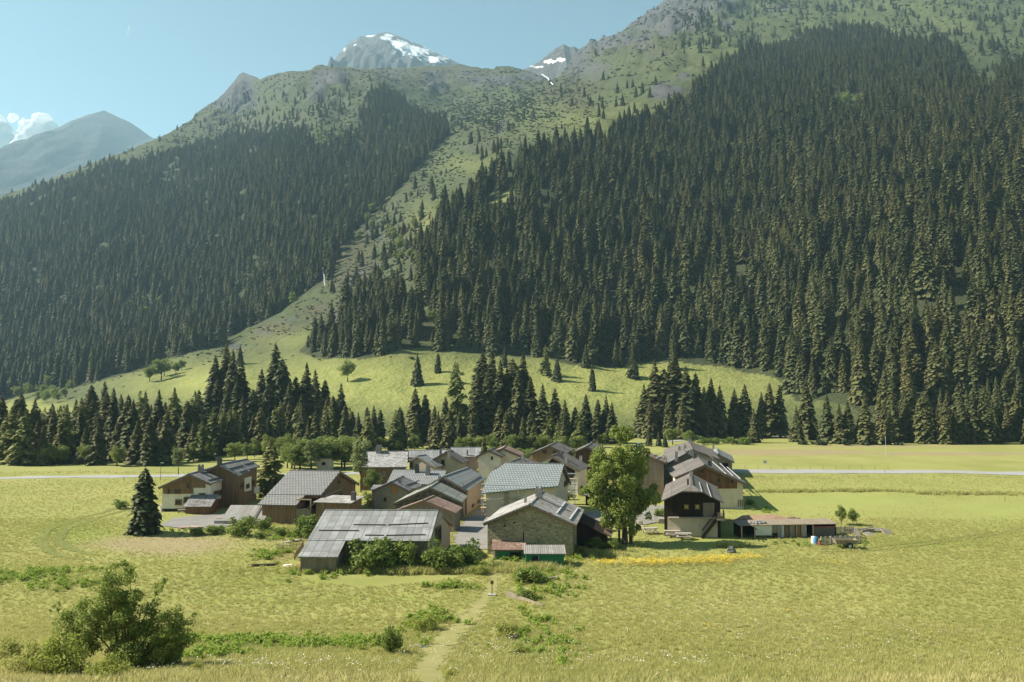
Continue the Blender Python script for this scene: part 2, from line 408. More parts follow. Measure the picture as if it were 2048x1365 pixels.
SX, SY, SZ, SU, SV, SFOREST, STT = build_slopes()
def make_slopes():
    V = np.stack([SX, SY, SZ], -1).reshape(-1, 3)
    # a far side, so that the ridge is solid ground and not an edge
    back = [np.stack([SX[-1] * (1 + e * .9), SY[-1] * (1 + e), SZ[-1] - SY[-1] * e * .8], -1) for e in (.03, .12, .4)]
    V = np.concatenate([V] + back)
    i = np.arange((NR + 2) * NC).reshape(NR + 2, NC)[:, :-1].ravel()
    me = mesh_np('mountain_slopes', V, np.c_[i, i + 1, i + NC + 1, i + NC])
    U, Vv = SU, SV
    rock = blobs([(662, 165, 42, 26, 1), (455, 190, 70, 40, 1), (487, 155, 25, 25, 1.1), (640, 200, 60, 30, .55), (560, 195, 60, 30, .45), (790, 150, 60, 18, .45), (870, 165, 30, 30, .75), (985, 168, 75, 24, .75), (1060, 155, 50, 22, .6), (930, 150, 40, 20, .5), (1330, 30, 90, 55, .95), (1380, 60, 50, 40, .6), (1560, 20, 40, 30, .5), (1270, 110, 60, 20, .55), (1180, 150, 60, 25, .5), (1450, 60, 40, 30, .5),
                  (1435, 15, 45, 28, 1), (1215, 85, 110, 28, .85), (1150, 125, 40, 40, .8), (1330, 185, 45, 22, .75), (1370, 160, 20, 20, .6), (690, 640, 60, 22, .5), (560, 640, 60, 14, .4), (1090, 500, 1, 1, 0), (1660, 40, 60, 20, .3),
                  (720, 560, 50, 40, .45), (870, 320, 30, 30, .35), (420, 270, 120, 14, .3), (1000, 255, 14, 18, .6), (700, 690, 40, 10, .3), (470, 690, 25, 8, .6)], U, Vv)
    nz = fbm(SX / 45, SY / 45, 5, 51); nz2 = fbm(SX / 16, SY / 22, 4, 61)
    rk = np.clip(sstep(.32, .62, rock + .42 * nz + .22 * nz2 - .12 * (rock < .25)), 0, 1) * (~SFOREST)
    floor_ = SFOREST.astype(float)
    bright = np.clip(blobs([(800, 770, 380, 62, 1.2), (1250, 770, 330, 70, 1.2), (420, 770, 190, 45, 1), (850, 450, 30, 40, .35), (1000, 400, 40, 40, .6), (1250, 245, 200, 35, .35), (1440, 120, 100, 50, .2), (1800, 40, 260, 60, .15), (600, 685, 90, 25, .4), (930, 330, 60, 20, .25), (40, 820, 200, 20, 1)], U, Vv), 0, 1)
    streak = fbm((SX * .8 + SY * .3) / 15, (SY - .25 * SX) / 150, 4, 81); gm = blobs([(740, 560, 90, 110, 1), (840, 430, 70, 80, .8), (690, 630, 90, 30, 1), (540, 670, 90, 18, .9), (960, 280, 90, 50, .6), (1150, 170, 90, 60, .7), (1350, 140, 90, 60, .6), (800, 220, 120, 60, .5), (1000, 200, 160, 60, .5)], U, Vv)
    rk = np.clip(rk + gm * sstep(.18, .5, streak) * .8 * (~SFOREST), 0, 1)
    heath = np.clip(gm * sstep(-.1, .35, fbm((SX * .8 + SY * .3) / 24, (SY - .25 * SX) / 170, 4, 83)) * .9 + blobs([(600, 150, 260, 22, .8), (880, 150, 150, 28, .7), (480, 250, 200, 25, .6), (1130, 185, 60, 30, .7), (250, 325, 200, 20, .5), (720, 540, 50, 70, .9), (760, 640, 60, 50, .9), (680, 620, 60, 14, .9), (560, 655, 70, 10, .7), (800, 500, 50, 50, .5), (470, 700, 60, 10, .5), (880, 640, 40, 40, .3), (1200, 110, 100, 25, .6)], U, Vv) + .35 * nz2, 0, 1)
    C = np.stack([rk, floor_, bright * (1 - floor_), heath], -1).reshape(-1, 4)
    C = np.concatenate([C, np.tile([.5, 0, 0, .5], (3 * NC, 1))]).astype(np.float32)
    a = me.attributes.new('zone', 'FLOAT_COLOR', 'POINT'); a.data.foreach_set('color', C.ravel())
    n = N('slope_ground', .95, .1)
    at = n.n('ShaderNodeAttribute', attribute_name='zone'); sp = n.n('ShaderNodeSeparateColor'); n.set(sp.inputs[0], at.outputs['Color'])
    f1 = n.noise(.035, 'World', 6, .65); f2 = n.noise(.16, 'World', 5, .7); f3 = n.noise(.5, 'World', 3, .6)
    base = n.mix(n.ramp(f2, (.35, 0), (.62, 1)), (.034, .048, .022), (.070, .086, .036))
    base = n.mix(n.ramp(f1, (.4, 0), (.65, .5)), base, (.060, .065, .028))
    heathc = n.mix(n.ramp(f2, (.4, 0), (.65, 1)), (.045, .043, .025), (.095, .08, .046)); base = n.mix(n.math('MULTIPLY', at.outputs['Alpha'], .8), base, heathc)
    mead = n.mix(n.ramp(f2, (.35, 0), (.7, 1)), (.185, .20, .052), (.255, .255, .085)); mead = n.mix(n.ramp(f3, (.5, 0), (.8, .5)), mead, (.12, .14, .05))
    base = n.mix(sp.outputs[2], base, mead)
    rc = n.mix(n.ramp(f3, (.35, 0), (.65, 1)), (.032, .034, .036), (.105, .104, .10)); rc = n.mix(n.ramp(f2, (.5, 0), (.75, .6)), rc, (.08, .075, .06))
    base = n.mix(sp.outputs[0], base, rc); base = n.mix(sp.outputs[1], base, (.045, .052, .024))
    n.bump(n.mix(.5, f2, f3), .7, 3.0)
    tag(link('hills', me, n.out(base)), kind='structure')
    for p in me.polygons: pass
    me.polygons.foreach_set('use_smooth', np.ones(len(me.polygons), bool))
make_slopes()
_T = np.stack(proj(SX, SY, SZ), -1).reshape(-1, 2); _P = np.stack([SX, SY, SZ], -1).reshape(-1, 3)
def tp(u, v):
    i = np.argmin(((_T - (u, v)) ** 2).sum(1)); return Vector(_P[i])

def make_meadow():
    ys = np.concatenate([np.arange(-40, 4, 4.), np.arange(4, 24, 1.), np.arange(24, 76, .5), np.arange(76, 140, .9), np.arange(140, FLATY - .5, 2.), [FLATY]])
    nc = 320; w = np.linspace(-1.13, 1.13, nc)
    Y = ys[:, None].repeat(nc, 1); X = w[None, :] * np.maximum(Y, 30); Z = gz(X, Y); Z[-1] = 0
    V = np.stack([X, Y, Z], -1).reshape(-1, 3); i = np.arange((len(ys) - 1) * nc).reshape(-1, nc)[:, :-1].ravel()
    me = mesh_np('meadow', V, np.c_[i, i + 1, i + nc + 1, i + nc]); me.polygons.foreach_set('use_smooth', np.ones(len(me.polygons), bool))
    U, Vv = proj(X, Y, Z)
    wob = fbm(X / 6, Y / 6, 4, 5)
    dry = blobs([(330, 1090, 170, 22, 1), (560, 1080, 120, 12, .5), (1560, 905, 190, 6, 1.3), (1900, 908, 220, 4, 1.0), (1750, 893, 300, 3, .7), (560, 1110, 40, 12, .8), (480, 1055, 60, 8, .5), (905, 1270, 40, 60, .5)], U, Vv) + .3 * wob
    mown = np.clip(blobs([(1700, 1000, 260, 28, 1.1), (1990, 1015, 160, 30, 1), (1400, 1085, 130, 22, .9), (340, 1050, 90, 22, .8), (1180, 1075, 120, 60, .6), (1600, 1060, 120, 25, .6)], U, Vv) + .25 * wob, 0, 1)
    lush = np.clip(blobs([(150, 1060, 90, 22, .9), (80, 1150, 110, 16, 1), (560, 1290, 260, 14, 1), (1100, 1290, 80, 60, .5), (700, 1200, 500, 10, .3), (1850, 1085, 260, 12, .5), (1080, 1180, 60, 40, .5), (500, 1160, 120, 25, .4), (1600, 1330, 300, 20, .5)], U, Vv) + .3 * fbm(X / 9, Y / 4, 3, 8), 0, 1)
    C = np.stack([np.clip(dry, 0, 1), mown, lush, np.ones_like(dry)], -1).reshape(-1, 4).astype(np.float32)
    a = me.attributes.new('zone', 'FLOAT_COLOR', 'POINT'); a.data.foreach_set('color', C.ravel())
    n = N('meadow_ground', .95, .1)
    at = n.n('ShaderNodeAttribute', attribute_name='zone'); sp = n.n('ShaderNodeSeparateColor'); n.set(sp.inputs[0], at.outputs['Color'])
    f1 = n.noise(.06, 'World', 5, .6); f2 = n.noise(.7, 'World', 5, .7); f3 = n.noise(4.5, 'World', 3, .7)
    st = n.noise(1, vec=n.mapv('World', (.12, .55, 1)), detail=4)
    c = n.mix(n.ramp(f1, (.35, 0), (.65, 1)), (.215, .218, .064), (.275, .262, .092))
    c = n.mix(n.ramp(f2, (.35, .0), (.7, .35)), c, (.165, .195, .04))
    c = n.mix(n.ramp(st, (.5, 0), (.8, .35)), c, (.33, .29, .12))
    c = n.mix(sp.outputs[1], c, n.mix(f2, (.212, .235, .062), (.27, .275, .088)))
    c = n.mix(sp.outputs[2], c, n.mix(f2, (.13, .17, .03), (.215, .24, .045)))
    c = n.mix(n.ramp(sp.outputs[0], (.25, 0), (.7, .85)), c, n.mix(f2, (.20, .15, .085), (.31, .25, .14)))
    c = n.mix(n.ramp(f3, (.3, .2), (.5, 0)), c, (.12, .13, .035))
    n.bump(n.mix(.5, f2, f3), .5, .15)
    tag(link('meadow', me, n.out(c)), kind='structure')
make_meadow()

def ribbon(name, pts, widths, m, lift=.05, kind='structure', step=1.0, wob=.0, seed=1):
    """A path or road laid on the ground along world points."""
    P = [Vector((p[0], p[1])) for p in pts]; out = []
    for i in range(len(P) - 1):
        k = max(1, int((P[i + 1] - P[i]).length / step))
        for j in range(k): out.append((P[i].lerp(P[i + 1], j / k), widths[i] + (widths[i + 1] - widths[i]) * j / k))
    out.append((P[-1], widths[-1])); rnd = random.Random(seed)
    # smooth
    for it in range(4):
        out = [out[0]] + [((out[i - 1][0] + out[i][0] * 2 + out[i + 1][0]) / 4, out[i][1]) for i in range(1, len(out) - 1)] + [out[-1]]
    V = []; nq = 7
    for i, (p, w) in enumerate(out):
        d = out[min(i + 1, len(out) - 1)][0] - out[max(i - 1, 0)][0]; d = Vector((d.y, -d.x)).normalized()
        a = w * (.5 + wob * rnd.uniform(-1, 1)); b = w * (.5 + wob * rnd.uniform(-1, 1))
        for j in range(nq):
            q = p + d * (-a + (a + b) * j / (nq - 1)); V.append((q.x, q.y, float(gz(q.x, q.y)) + lift))
    i = np.arange((len(out) - 1) * nq).reshape(-1, nq)[:, :-1].ravel()
    me = mesh_np(name, V, np.c_[i, i + 1, i + nq + 1, i + nq])
    return tag(link(name, me, m), kind=kind)
def G2(l): return [gp(u, v) for u, v in l]
def road_mat(name, a, b, c):
    n = N(name, .95, .15); f = n.noise(.5, 'World', 5, .65); g = n.noise(5, 'World', 3)
    x = n.mix(n.ramp(f, (.35, 0), (.7, 1)), a, b); return n.out(n.mix(n.math('MULTIPLY', g, .4), x, c))
asph = road_mat('pale_asphalt', (.27, .265, .255), (.33, .32, .31), (.22, .21, .20))
gravm = road_mat('yard_gravel', (.19, .18, .165), (.26, .245, .22), (.14, .13, .115))
pathm = road_mat('trodden_earth', (.215, .20, .072), (.29, .25, .115), (.17, .19, .05))
w0 = [(-260, 156), (-120, 163), (-80, 164.5), (-55, 166.5), (-20, 173), (20, 177), (44, 176.5), (52, 174), (70, 174), (100, 173.5), (160, 174), (260, 175)]
ribbon('road', w0, [5.5] * 6 + [6] * 6, asph, .05, step=4)
ribbon('back_road', G2([(1330, 884), (1395, 879), (1460, 876), (1560, 875), (1700, 875), (1790, 878)]), [4, 4, 4, 4, 4, 3], asph, .12, step=3)
PATH = G2([(1000, 1120), (990, 1150), (984, 1180), (965, 1203), (940, 1235), (905, 1265), (872, 1300), (850, 1345), (870, 1362)])
PATHW = [.9, 1.0, 1.0, 1.2, 1.5, 1.8, 1.9, 2.0, 2.0]
trk = road_mat('wheel_ruts', (.13, .15, .035), (.20, .19, .06), (.10, .14, .025))
for o_ in (-1, 1): ribbon('track', G2([(285 + o_ * 5, 1009 + o_ * 2), (230 + o_ * 5, 1022 + o_ * 3), (165 + o_ * 6, 1040 + o_ * 4), (110 + o_ * 12, 1062 + o_ * 4), (96 + o_ * 20, 1085 + o_ * 2), (125 + o_ * 22, 1105 - o_ * 3), (190 + o_ * 10, 1116 - o_ * 5)]), [.7, .9, 1.1, 1.2, 1.2, .9, .4], trk, .05, wob=.25, step=.8)
for o_ in (-1, 1): ribbon('track', G2([(1640, 1102 + o_ * 3), (1740, 1099 + o_ * 3), (1850, 1088 + o_ * 3), (1960, 1072 + o_ * 3), (2100, 1050 + o_ * 3)]), [.3, .4, .5, .5, .5], trk, .05, wob=.25, step=.8)
ribbon('path', PATH + [Vector((-4.0, 24, 0))], PATHW + [1.6], pathm, .03, wob=.34, step=.6)
ribbon('lane', G2([(952, 1100), (945, 1075), (950, 1055), (962, 1035), (972, 1020)]), [4.4, 4.6, 4.2, 3.6, 3.2], gravm, .06, step=.8, wob=.06)
def yard(name, px, m, lift=.07):
    P = G2(px); c = sum(P, Vector()) / len(P); mb = MB(); n = len(P)
    for i in range(n):
        a, b = P[i], P[(i + 1) % n]
        for k in range(6):
            q = lambda p, s: Vector((c.x + (p.x - c.x) * s, c.y + (p.y - c.y) * s, 0))
            pts = [q(a, k / 6), q(a, (k + 1) / 6), q(b, (k + 1) / 6), q(b, k / 6)]
            if k == 0: pts = pts[1:3] + pts[:1]
            mb.poly([(p.x, p.y, float(gz(p.x, p.y)) + lift) for p in pts][::-1])
    return tag(mb.build(name, m), kind='structure')
yard('gravel_yard', [(318, 1052), (345, 1038), (395, 1032), (440, 1030), (500, 1014), (530, 1020), (505, 1045), (445, 1056), (380, 1060)], gravm)
yard('village_square', [(1150, 1030), (1240, 1015), (1340, 1010), (1345, 1040), (1280, 1052), (1180, 1052)], gravm)

# ---------------------------------------------------------------- far peaks
def peak(name, outline, D, slope, mat, seed, drop=900, rel=.16):
    O = np.array(outline, float); n = 200; u = np.linspace(O[0, 0], O[-1, 0], n); v = np.interp(u, O[:, 0], O[:, 1])
    v = v + 2.2 * fbm(u / 22, u * 0 + seed, 4, seed) * 900 / D * 4
    b = (CY - v) / F; q = (b * CT + ST) / (CT - b * ST); y0 = D + 0 * u; z0 = H + y0 * q; x0 = (u - CX) / F * (CT + q * ST) * y0
    s = np.r_[0, np.geomspace(12, drop, 70)]; rows = []
    for k in s:
        x = x0 + 0 * k; y = y0 - k
        rr = fbm(x / 420 + .35 * y / 420, y / 900, 5, seed + 1, True) - .35 + .45 * fbm(x / 90, y / 120, 4, seed + 3)
        z = z0 - k * math.tan(slope) * (.85 + .15 * np.sin(x / 300)) + (rr - .55) * rel * min(k, 600) * 1.6
        rows.append(np.stack([x, y, z], -1))
    rows = [np.stack([x0, y0 + k, z0 - k * .9], -1) for k in (900, 200)] + rows
    V = np.concatenate(rows); i = np.arange((len(rows) - 1) * n).reshape(-1, n)[:, :-1].ravel()
    me = mesh_np(name, V, np.c_[i, i + n, i + n + 1, i + 1]); me.polygons.foreach_set('use_smooth', np.ones(len(me.polygons), bool))
    return me, V
def peak_mat(name, ca, cb, cg, snow):
    n = N(name, .95, .1); f1 = n.noise(.010, 'World', 7, .7); f2 = n.noise(.05, 'World', 5, .7)
    c = n.mix(n.ramp(f2, (.35, 0), (.65, 1)), ca, cb); c = n.mix(n.ramp(f1, (.45, 0), (.62, 1)), c, cg)
    if snow:
        s = n.math('ADD', n.attr('snow'), n.math('MULTIPLY', n.math('SUBTRACT', n.noise(.014, 'World', 8, .72), .5), 2.9))
        c = n.mix(n.ramp(s, (.56, 0), (.63, 1)), c, (.74, .76, .78))
    n.bump(n.mix(.5, f1, f2), 1, 25); return n.out(c)
def add_peak(name, outline, D, slope, seed, mats, snow=None, **k):
    me, V = peak(name, outline, D, slope, None, seed, **k)
    if snow:
        U, W = proj(V[:, 0], V[:, 1], V[:, 2]); a = me.attributes.new('snow', 'FLOAT', 'POINT')
        a.data.foreach_set('value', blobs(snow, U, W).astype(np.float32))
    tag(link(name, me, peak_mat(name + '_rock', *mats, bool(snow))), kind='structure')
add_peak('far_mountain', [(-420, 420), (-200, 385), (-60, 345), (0, 322), (40, 303), (70, 285), (100, 272), (150, 240), (175, 230), (208, 221), (235, 234), (262, 246), (285, 262), (305, 276), (330, 280), (380, 300), (460, 330)], 5200, R(33), 6,
         ((.02, .022, .024), (.06, .06, .06), (.028, .034, .022)), drop=2600, rel=.07)
add_peak('snow_peak', [(630, 190), (655, 150), (668, 128), (680, 105), (690, 92), (706, 82), (722, 73), (745, 70), (772, 64), (790, 70), (815, 80), (840, 90), (870, 105), (900, 118), (925, 131), (980, 160)], 4200, R(38), 17,
         ((.04, .042, .042), (.11, .108, .105), (.055, .055, .045)), [(800, 90, 24, 12, 1.0), (830, 103, 40, 12, 1.1), (775, 74, 16, 8, .85), (870, 118, 44, 8, .9), (715, 85, 16, 7, .5), (690, 100, 8, 10, .5), (740, 72, 14, 4, .55)], drop=1500)
add_peak('snow_ridge', [(1010, 165), (1045, 140), (1060, 133), (1080, 123), (1100, 106), (1112, 97), (1127, 88), (1140, 95), (1148, 93), (1160, 100), (1190, 115), (1240, 140)], 3000, R(40), 27,
         ((.05, .05, .048), (.12, .115, .11), (.07, .06, .05)), [(1095, 124, 32, 6, .8), (1122, 120, 14, 7, .7), (1075, 134, 22, 5, .7)], drop=900)

# ---------------------------------------------------------------- water: a fall in the gully, and thin streams
def stream(name, px, w, label, cat):
    mb = MB(); A_, B_ = tp(*px[0]), tp(*px[-1]); P = [A_.lerp(B_, i / 6) + Vector((.25 * math.sin(i * 2.1), -2.5, 2.5)) for i in range(7)]
    for a, b in zip(P, P[1:]):
        s = Vector((w / 2, 0, 0)); mb.slab([a - s, a + s, b + s, b - s], (0, -.25, .2))
    return tag(mb.build(name, WATER), kind='structure')
WATER = plain('white_water', (.42, .45, .46), .4)
stream('water', [(647, 530), (648, 545), (647, 560), (648, 578)], .7, '', '')
for px in ([(1085, 153), (1096, 160), (1102, 168)], [(1102, 168), (1104, 176)]):
    mb = MB(); P = [tp(u, v) + Vector((0, -3, 3)) for u, v in px]
    for a, b in zip(P, P[1:]): mb.slab([a - Vector((1, 0, 0)), a + Vector((.8, 0, 0)), b + Vector((.6, 0, 0)), b - Vector((.8, 0, 0))], (0, -1, 1))
    tag(mb.build('snow', plain('old_snow', (.55, .57, .58), .8, var=.05)), kind='structure')

# ---------------------------------------------------------------- clouds, far outside the air
def cloud(name, puffs, D, label, mat):
    me = bpy.data.meshes.new(name); bm = bmesh.new(); rnd = random.Random(len(puffs))
    for u, v, r in puffs:
        d = ray(u, v); c = d * (D / d.y); rr = r / F * D
        bmesh.ops.create_icosphere(bm, subdivisions=4, radius=1, matrix=Matrix.Translation((c.x, c.y + rnd.uniform(-.5, .5) * rr, c.z + H)) @ Matrix.Diagonal((rr, rr, rr * .9, 1)))
    bm.to_mesh(me); bm.free()
    V = np.empty(len(me.vertices) * 3, np.float32); me.vertices.foreach_get('co', V); V = V.reshape(-1, 3)
    k = 4 / F * D; Nn = np.empty_like(V).ravel(); me.vertices.foreach_get('normal', Nn); Nn = Nn.reshape(-1, 3)
    s = 26 / F * D
    V = V + Nn * (k * (2.4 * fbm(V[:, 0] / s, V[:, 2] / s, 5, 3) + 1.5 * fbm(V[:, 1] / s * 2, (V[:, 2] + V[:, 0]) / s * 2, 4, 7)))[:, None]
    me.vertices.foreach_set('co', V.astype(np.float32).ravel()); me.polygons.foreach_set('use_smooth', np.ones(len(me.polygons), bool))
    return tag(link(name, me, mat), label, 'cloud')
nc_ = N('cloud_white', 1, 0); nc_.set(nc_.b.inputs['Base Color'], (.9, .9, .9))
tr_ = nc_.n('ShaderNodeBsdfTranslucent'); nc_.set(tr_.inputs[0], (1, 1, 1)); mx_ = nc_.n('ShaderNodeMixShader'); mx_.inputs[0].default_value = .62
nc_.t.links.new(nc_.b.outputs[0], mx_.inputs[1]); nc_.t.links.new(tr_.outputs[0], mx_.inputs[2]); nc_.t.links.new(mx_.outputs[0], nc_.t.nodes['Material Output'].inputs[0])
cloud('cloud', [(85, 245, 20), (62, 258, 20), (100, 258, 18), (75, 270, 24), (45, 275, 14), (90, 285, 24), (60, 295, 26)], 8200, 'white cumulus puff rising beside the dark peak', nc_.m)
cloud('cloud', [(-12, 245, 22), (5, 262, 18), (-15, 285, 38), (15, 300, 24), (-45, 270, 40), (-5, 320, 40), (-70, 310, 50), (30, 312, 20), (8, 282, 22), (28, 237, 7)], 8200, 'large white cumulus bank cut by the left frame edge', nc_.m)
d = ray(258, 62); c = d * (9000 / d.y)
mb = MB(); mb.tube([c + Vector((60 * k * .12, 0, 150 * k * .5 + H)) for k in (-1, -.5, 0, .5, 1)], [4, 14, 13, 8, 1], 8)
nw = N('contrail_ice', 1, 0); nw.set(nw.b.inputs['Base Color'], (.9, .9, .9)); nw.b.inputs['Alpha'].default_value = .35
tag(mb.build('contrail', nw.m), 'short thin white vapour streak high in the blue sky', 'contrail')

# ---------------------------------------------------------------- the air: haze that lets far slopes fade to blue
mb = MB(); mb.box(-7000, -60, -3, 7000, 6800, 2050)
hz = bpy.data.materials.new('haze'); hz.use_nodes = True; ht = hz.node_tree; ht.nodes.remove(ht.nodes['Principled BSDF'])
pv = ht.nodes.new('ShaderNodeVolumePrincipled'); pv.inputs['Color'].default_value = (.52, .82, 1.0, 1); pv.inputs['Density'].default_value = 0.9e-4; pv.inputs['Anisotropy'].default_value = 0.15
ht.links.new(pv.outputs[0], ht.nodes['Material Output'].inputs['Volume'])
haze = tag(mb.build('haze', hz), kind='stuff')

# ================================================================ VEGETATION
rng = np.random.default_rng(7); rnd = random.Random(7)
def leaf_mat(name, lo, mid, hi, t=.3, rough=.7, sc=.5):
    n = N(name, rough, .2); a = n.attr('tint', 'INSTANCER'); f = n.noise(sc, 'Object', 3)
    x = n.math('ADD', n.math('MULTIPLY', a, .7), n.math('MULTIPLY', f, .35))
    return n.leafy(n.ramp(x, (.1, lo), (.5, mid), (.9, hi)), t)
SPR = leaf_mat('spruce_needles', (.062, .082, .036), (.112, .122, .046), (.165, .156, .058), .28)
LAR = leaf_mat('larch_needles', (.14, .17, .05), (.185, .205, .06), (.22, .22, .075), .35)
LEAF = leaf_mat('broad_leaves', (.125, .175, .038), (.185, .23, .055), (.24, .275, .075), .4)
GLEAF = leaf_mat('maple_leaves', (.13, .19, .035), (.215, .265, .055), (.28, .31, .08), .42)
BUSHM = leaf_mat('bush_leaves', (.10, .15, .03), (.15, .20, .04), (.20, .25, .05), .35)
SCRUB = leaf_mat('alder_leaves', (.055, .072, .03), (.075, .095, .038), (.095, .112, .045), .35)
PALE = leaf_mat('pale_leaves', (.17, .20, .07), (.22, .25, .10), (.27, .30, .13), .35)

def quads(name, Q, m):
    """A mesh of loose quads, Q of shape (n, 4, 3)."""
    Q = np.asarray(Q, np.float32); me = mesh_np(name, Q.reshape(-1, 3), np.arange(len(Q) * 4).reshape(-1, 4)); me.materials.append(m); return me
def spruce_mesh(seed, h, rr, tiers, br, bare, m, expo=.85, ragged=.25):
    g = np.random.default_rng(seed); Q = []
    lean = g.uniform(-.012, .012, 2) * h
    for t in range(tiers):
        f = t / (tiers - 1); z0 = h * (bare + (1 - bare) * f ** .93 * .985); r = h * rr * (1 - f) ** expo * g.uniform(.82, 1.12) + .012 * h * (1 - f * .7)
        for b in range(br if f < .8 else max(4, br - 3)):
            a = g.uniform(0, 2 * PI); L = r * g.uniform(1 - ragged * 1.6, 1 + ragged); dr = L * g.uniform(.22, .55) * (1 - f * .9)
            e = np.array([math.cos(a), math.sin(a), 0]); s = np.array([-e[1], e[0], 0]); z = np.array([0, 0, 1.])
            c0 = np.array([lean[0] * f, lean[1] * f, z0 + g.uniform(-.4, .4) * h / tiers]); w = .19 * L + .009 * h
            p1 = c0 + e * L * .55 - z * dr * .25; p2 = c0 + e * L - z * (dr * .5 + .42 * L * g.uniform(.7, 1.2)); w2 = w * g.uniform(.25, .6)
            Q.append([c0 + z * .04 * L, p1 + s * w, p1 + e * .1 * L, p1 - s * w])
            Q.append([p1 - s * w, p1 + s * w, p2 + s * w2, p2 - s * w2])
            Q.append([c0 - z * .1 * L, p1 - z * .30 * L * g.uniform(.6, 1.2), p2 - z * .05 * L, p1 + z * .08 * L])
            for sg in (-1, 1):
                q = c0 + e * L * g.uniform(.4, .65) - z * dr * .3; tp_ = q + s * sg * w * g.uniform(1.2, 2.0) + e * L * .15 - z * .30 * L
                Q.append([q, q + e * L * .28, tp_, q - z * .12 * L])
    tip = np.array([lean[0], lean[1], h])
    for a in (0, PI / 2):
        s = np.array([math.cos(a), math.sin(a), 0]) * .012 * h; Q.append([tip - [0, 0, .08 * h] + s, tip, tip, tip - [0, 0, .08 * h] - s])
    return quads('spruce_crown', Q, m)
def trunk_mesh(h, r, m):
    mb = MB(); mb.tube([(0, 0, -1.2), (0, 0, h * .4), (0, 0, h * .97)], [r * 1.15, r * .75, .03], 6); me = mb.mesh('trunk'); me.materials.append(m); return me
BARK = M['bark']
TH_ = 20.0
SPRUCE = [(spruce_mesh(100 + i, TH_, rr, ti, br, ba, SPR, ex), trunk_mesh(TH_, .26, BARK)) for i, (rr, ti, br, ba, ex) in
          enumerate(((.155, 42, 12, .05, .85), (.135, 44, 12, .07, .72), (.17, 40, 13, .04, .95), (.125, 42, 11, .12, .68), (.15, 38, 12, .06, .8), (.15, 38, 13, .05, .5), (.125, 40, 12, .08, .55)))]
LARCH = [(spruce_mesh(200 + i, TH_, .16, 26, 8, .10, LAR, .7, .4), trunk_mesh(TH_, .22, BARK)) for i in range(2)]
def set_tree(crown, trunk, kind, loc, h, label, group, base=TH_, wide=1., tint=None, rz=None):
    t = empty(kind, loc, rnd.uniform(0, 6.28) if rz is None else rz, label, 'tree', group)
    s = h / base; t.scale = (s * wide, s * wide, s)
    c = link('crown', crown, parent=t); c['tint'] = rnd.random() if tint is None else tint
    link('trunk', trunk, parent=t); return t
NCON = 0
def conifer(u, v, vt, label, group=None, kind='spruce', hill=False, larch=False, wide=None, tint=None):
    """A conifer whose foot stands where the photo shows it, as tall as it reaches."""
    global NCON
    p = tp(u, v) if hill else gp(u, min(v, 1200)); h = (v - vt) / F * p.y * 1.03
    me = rnd.choice(LARCH if larch else SPRUCE); NCON += 1
    return set_tree(me[0], me[1], 'larch' if larch else kind, p - Vector((0, 0, .15)), h, label, group, wide=wide or rnd.uniform(1.2, 1.6), tint=tint)

# ---- conifers of the belt behind the village, and lone ones
gA = 'spruces in the tree belt behind the village'
LA = 'tall dark spruce in the clump rising from the tree belt beyond the pale two-part house'
for l in ((425, 880, 715), (447, 879, 690), (464, 881, 703), (480, 880, 725), (435, 884, 760), (470, 886, 760), (452, 890, 775), (520, 882, 740), (548, 879, 690), (562, 882, 720), (535, 885, 770), (577, 884, 765), (592, 881, 755),
          (612, 880, 728), (628, 882, 742), (603, 886, 790), (415, 886, 775), (505, 886, 780)): conifer(*l, LA, gA, tint=rnd.uniform(.1, .9))
conifer(650, 880, 762, 'slender dark spruce, left one of a pair standing apart beside the pasture edge', tint=.2)
conifer(680, 881, 768, 'slender dark spruce, right one of a pair standing apart beside the pasture edge', tint=.2)
LB = 'dark spruce in the long belt between the left meadow and the hazy wooded slope'
for l in ((180, 884, 772), (205, 882, 765), (225, 884, 778), (240, 886, 790), (300, 880, 810), (345, 884, 800), (330, 882, 805), (265, 884, 800), (375, 884, 806), (395, 886, 800), (150, 884, 800), (120, 886, 812)): conifer(*l, LB, gA, tint=rnd.uniform(.2, 1))
for k in range(92):
    u = rnd.uniform(-80, 430); v = rnd.uniform(893, 932) if u > 40 else rnd.uniform(890, 934)
    conifer(u, v, v - rnd.uniform(70, 125), LB, gA, tint=rnd.uniform(.3, 1), larch=rnd.random() < .3, wide=rnd.uniform(1.3, 1.8))
for k in range(40):
    u = rnd.uniform(430, 720); v = rnd.uniform(888, 910); conifer(u, v, v - rnd.uniform(60, 100), 'mid green conifer in the belt just behind the brown timber house', gA, tint=rnd.uniform(.3, 1), larch=rnd.random() < .3)
LC = 'very tall dark spruce in the thick clump between pasture and village roofs'
for l in ((945, 890, 800), (966, 882, 710), (985, 884, 706), (1002, 885, 722), (1024, 884, 720), (1047, 883, 708), (1062, 886, 755), (955, 886, 740), (1035, 888, 740), (975, 888, 745)): conifer(*l, LC, gA, tint=rnd.uniform(.1, .7), wide=1.35)
LD = 'dark spruce at the foot of the sunlit pasture, behind the village roofs'
for l in ((800, 892, 815), (830, 888, 778), (852, 888, 790), (868, 892, 812), (890, 890, 795), (1085, 889, 770), (1110, 889, 778), (1130, 890, 800), (1000, 896, 810), (1020, 898, 815), (760, 893, 820), (735, 890, 815), (1150, 890, 815)): conifer(*l, LD, gA, tint=rnd.uniform(.2, .8))
conifer(915, 888, 728, 'tall olive-brown larch leaning over the village roofs, beside the thick spruce clump', larch=True, tint=.5)
for k in range(30):
    u = rnd.uniform(720, 1160); v = rnd.uniform(893, 906); conifer(u, v, v - rnd.uniform(45, 85), 'mid green conifer in the low woods right behind the village roofs', gA, tint=rnd.uniform(.3, 1), larch=rnd.random() < .35)
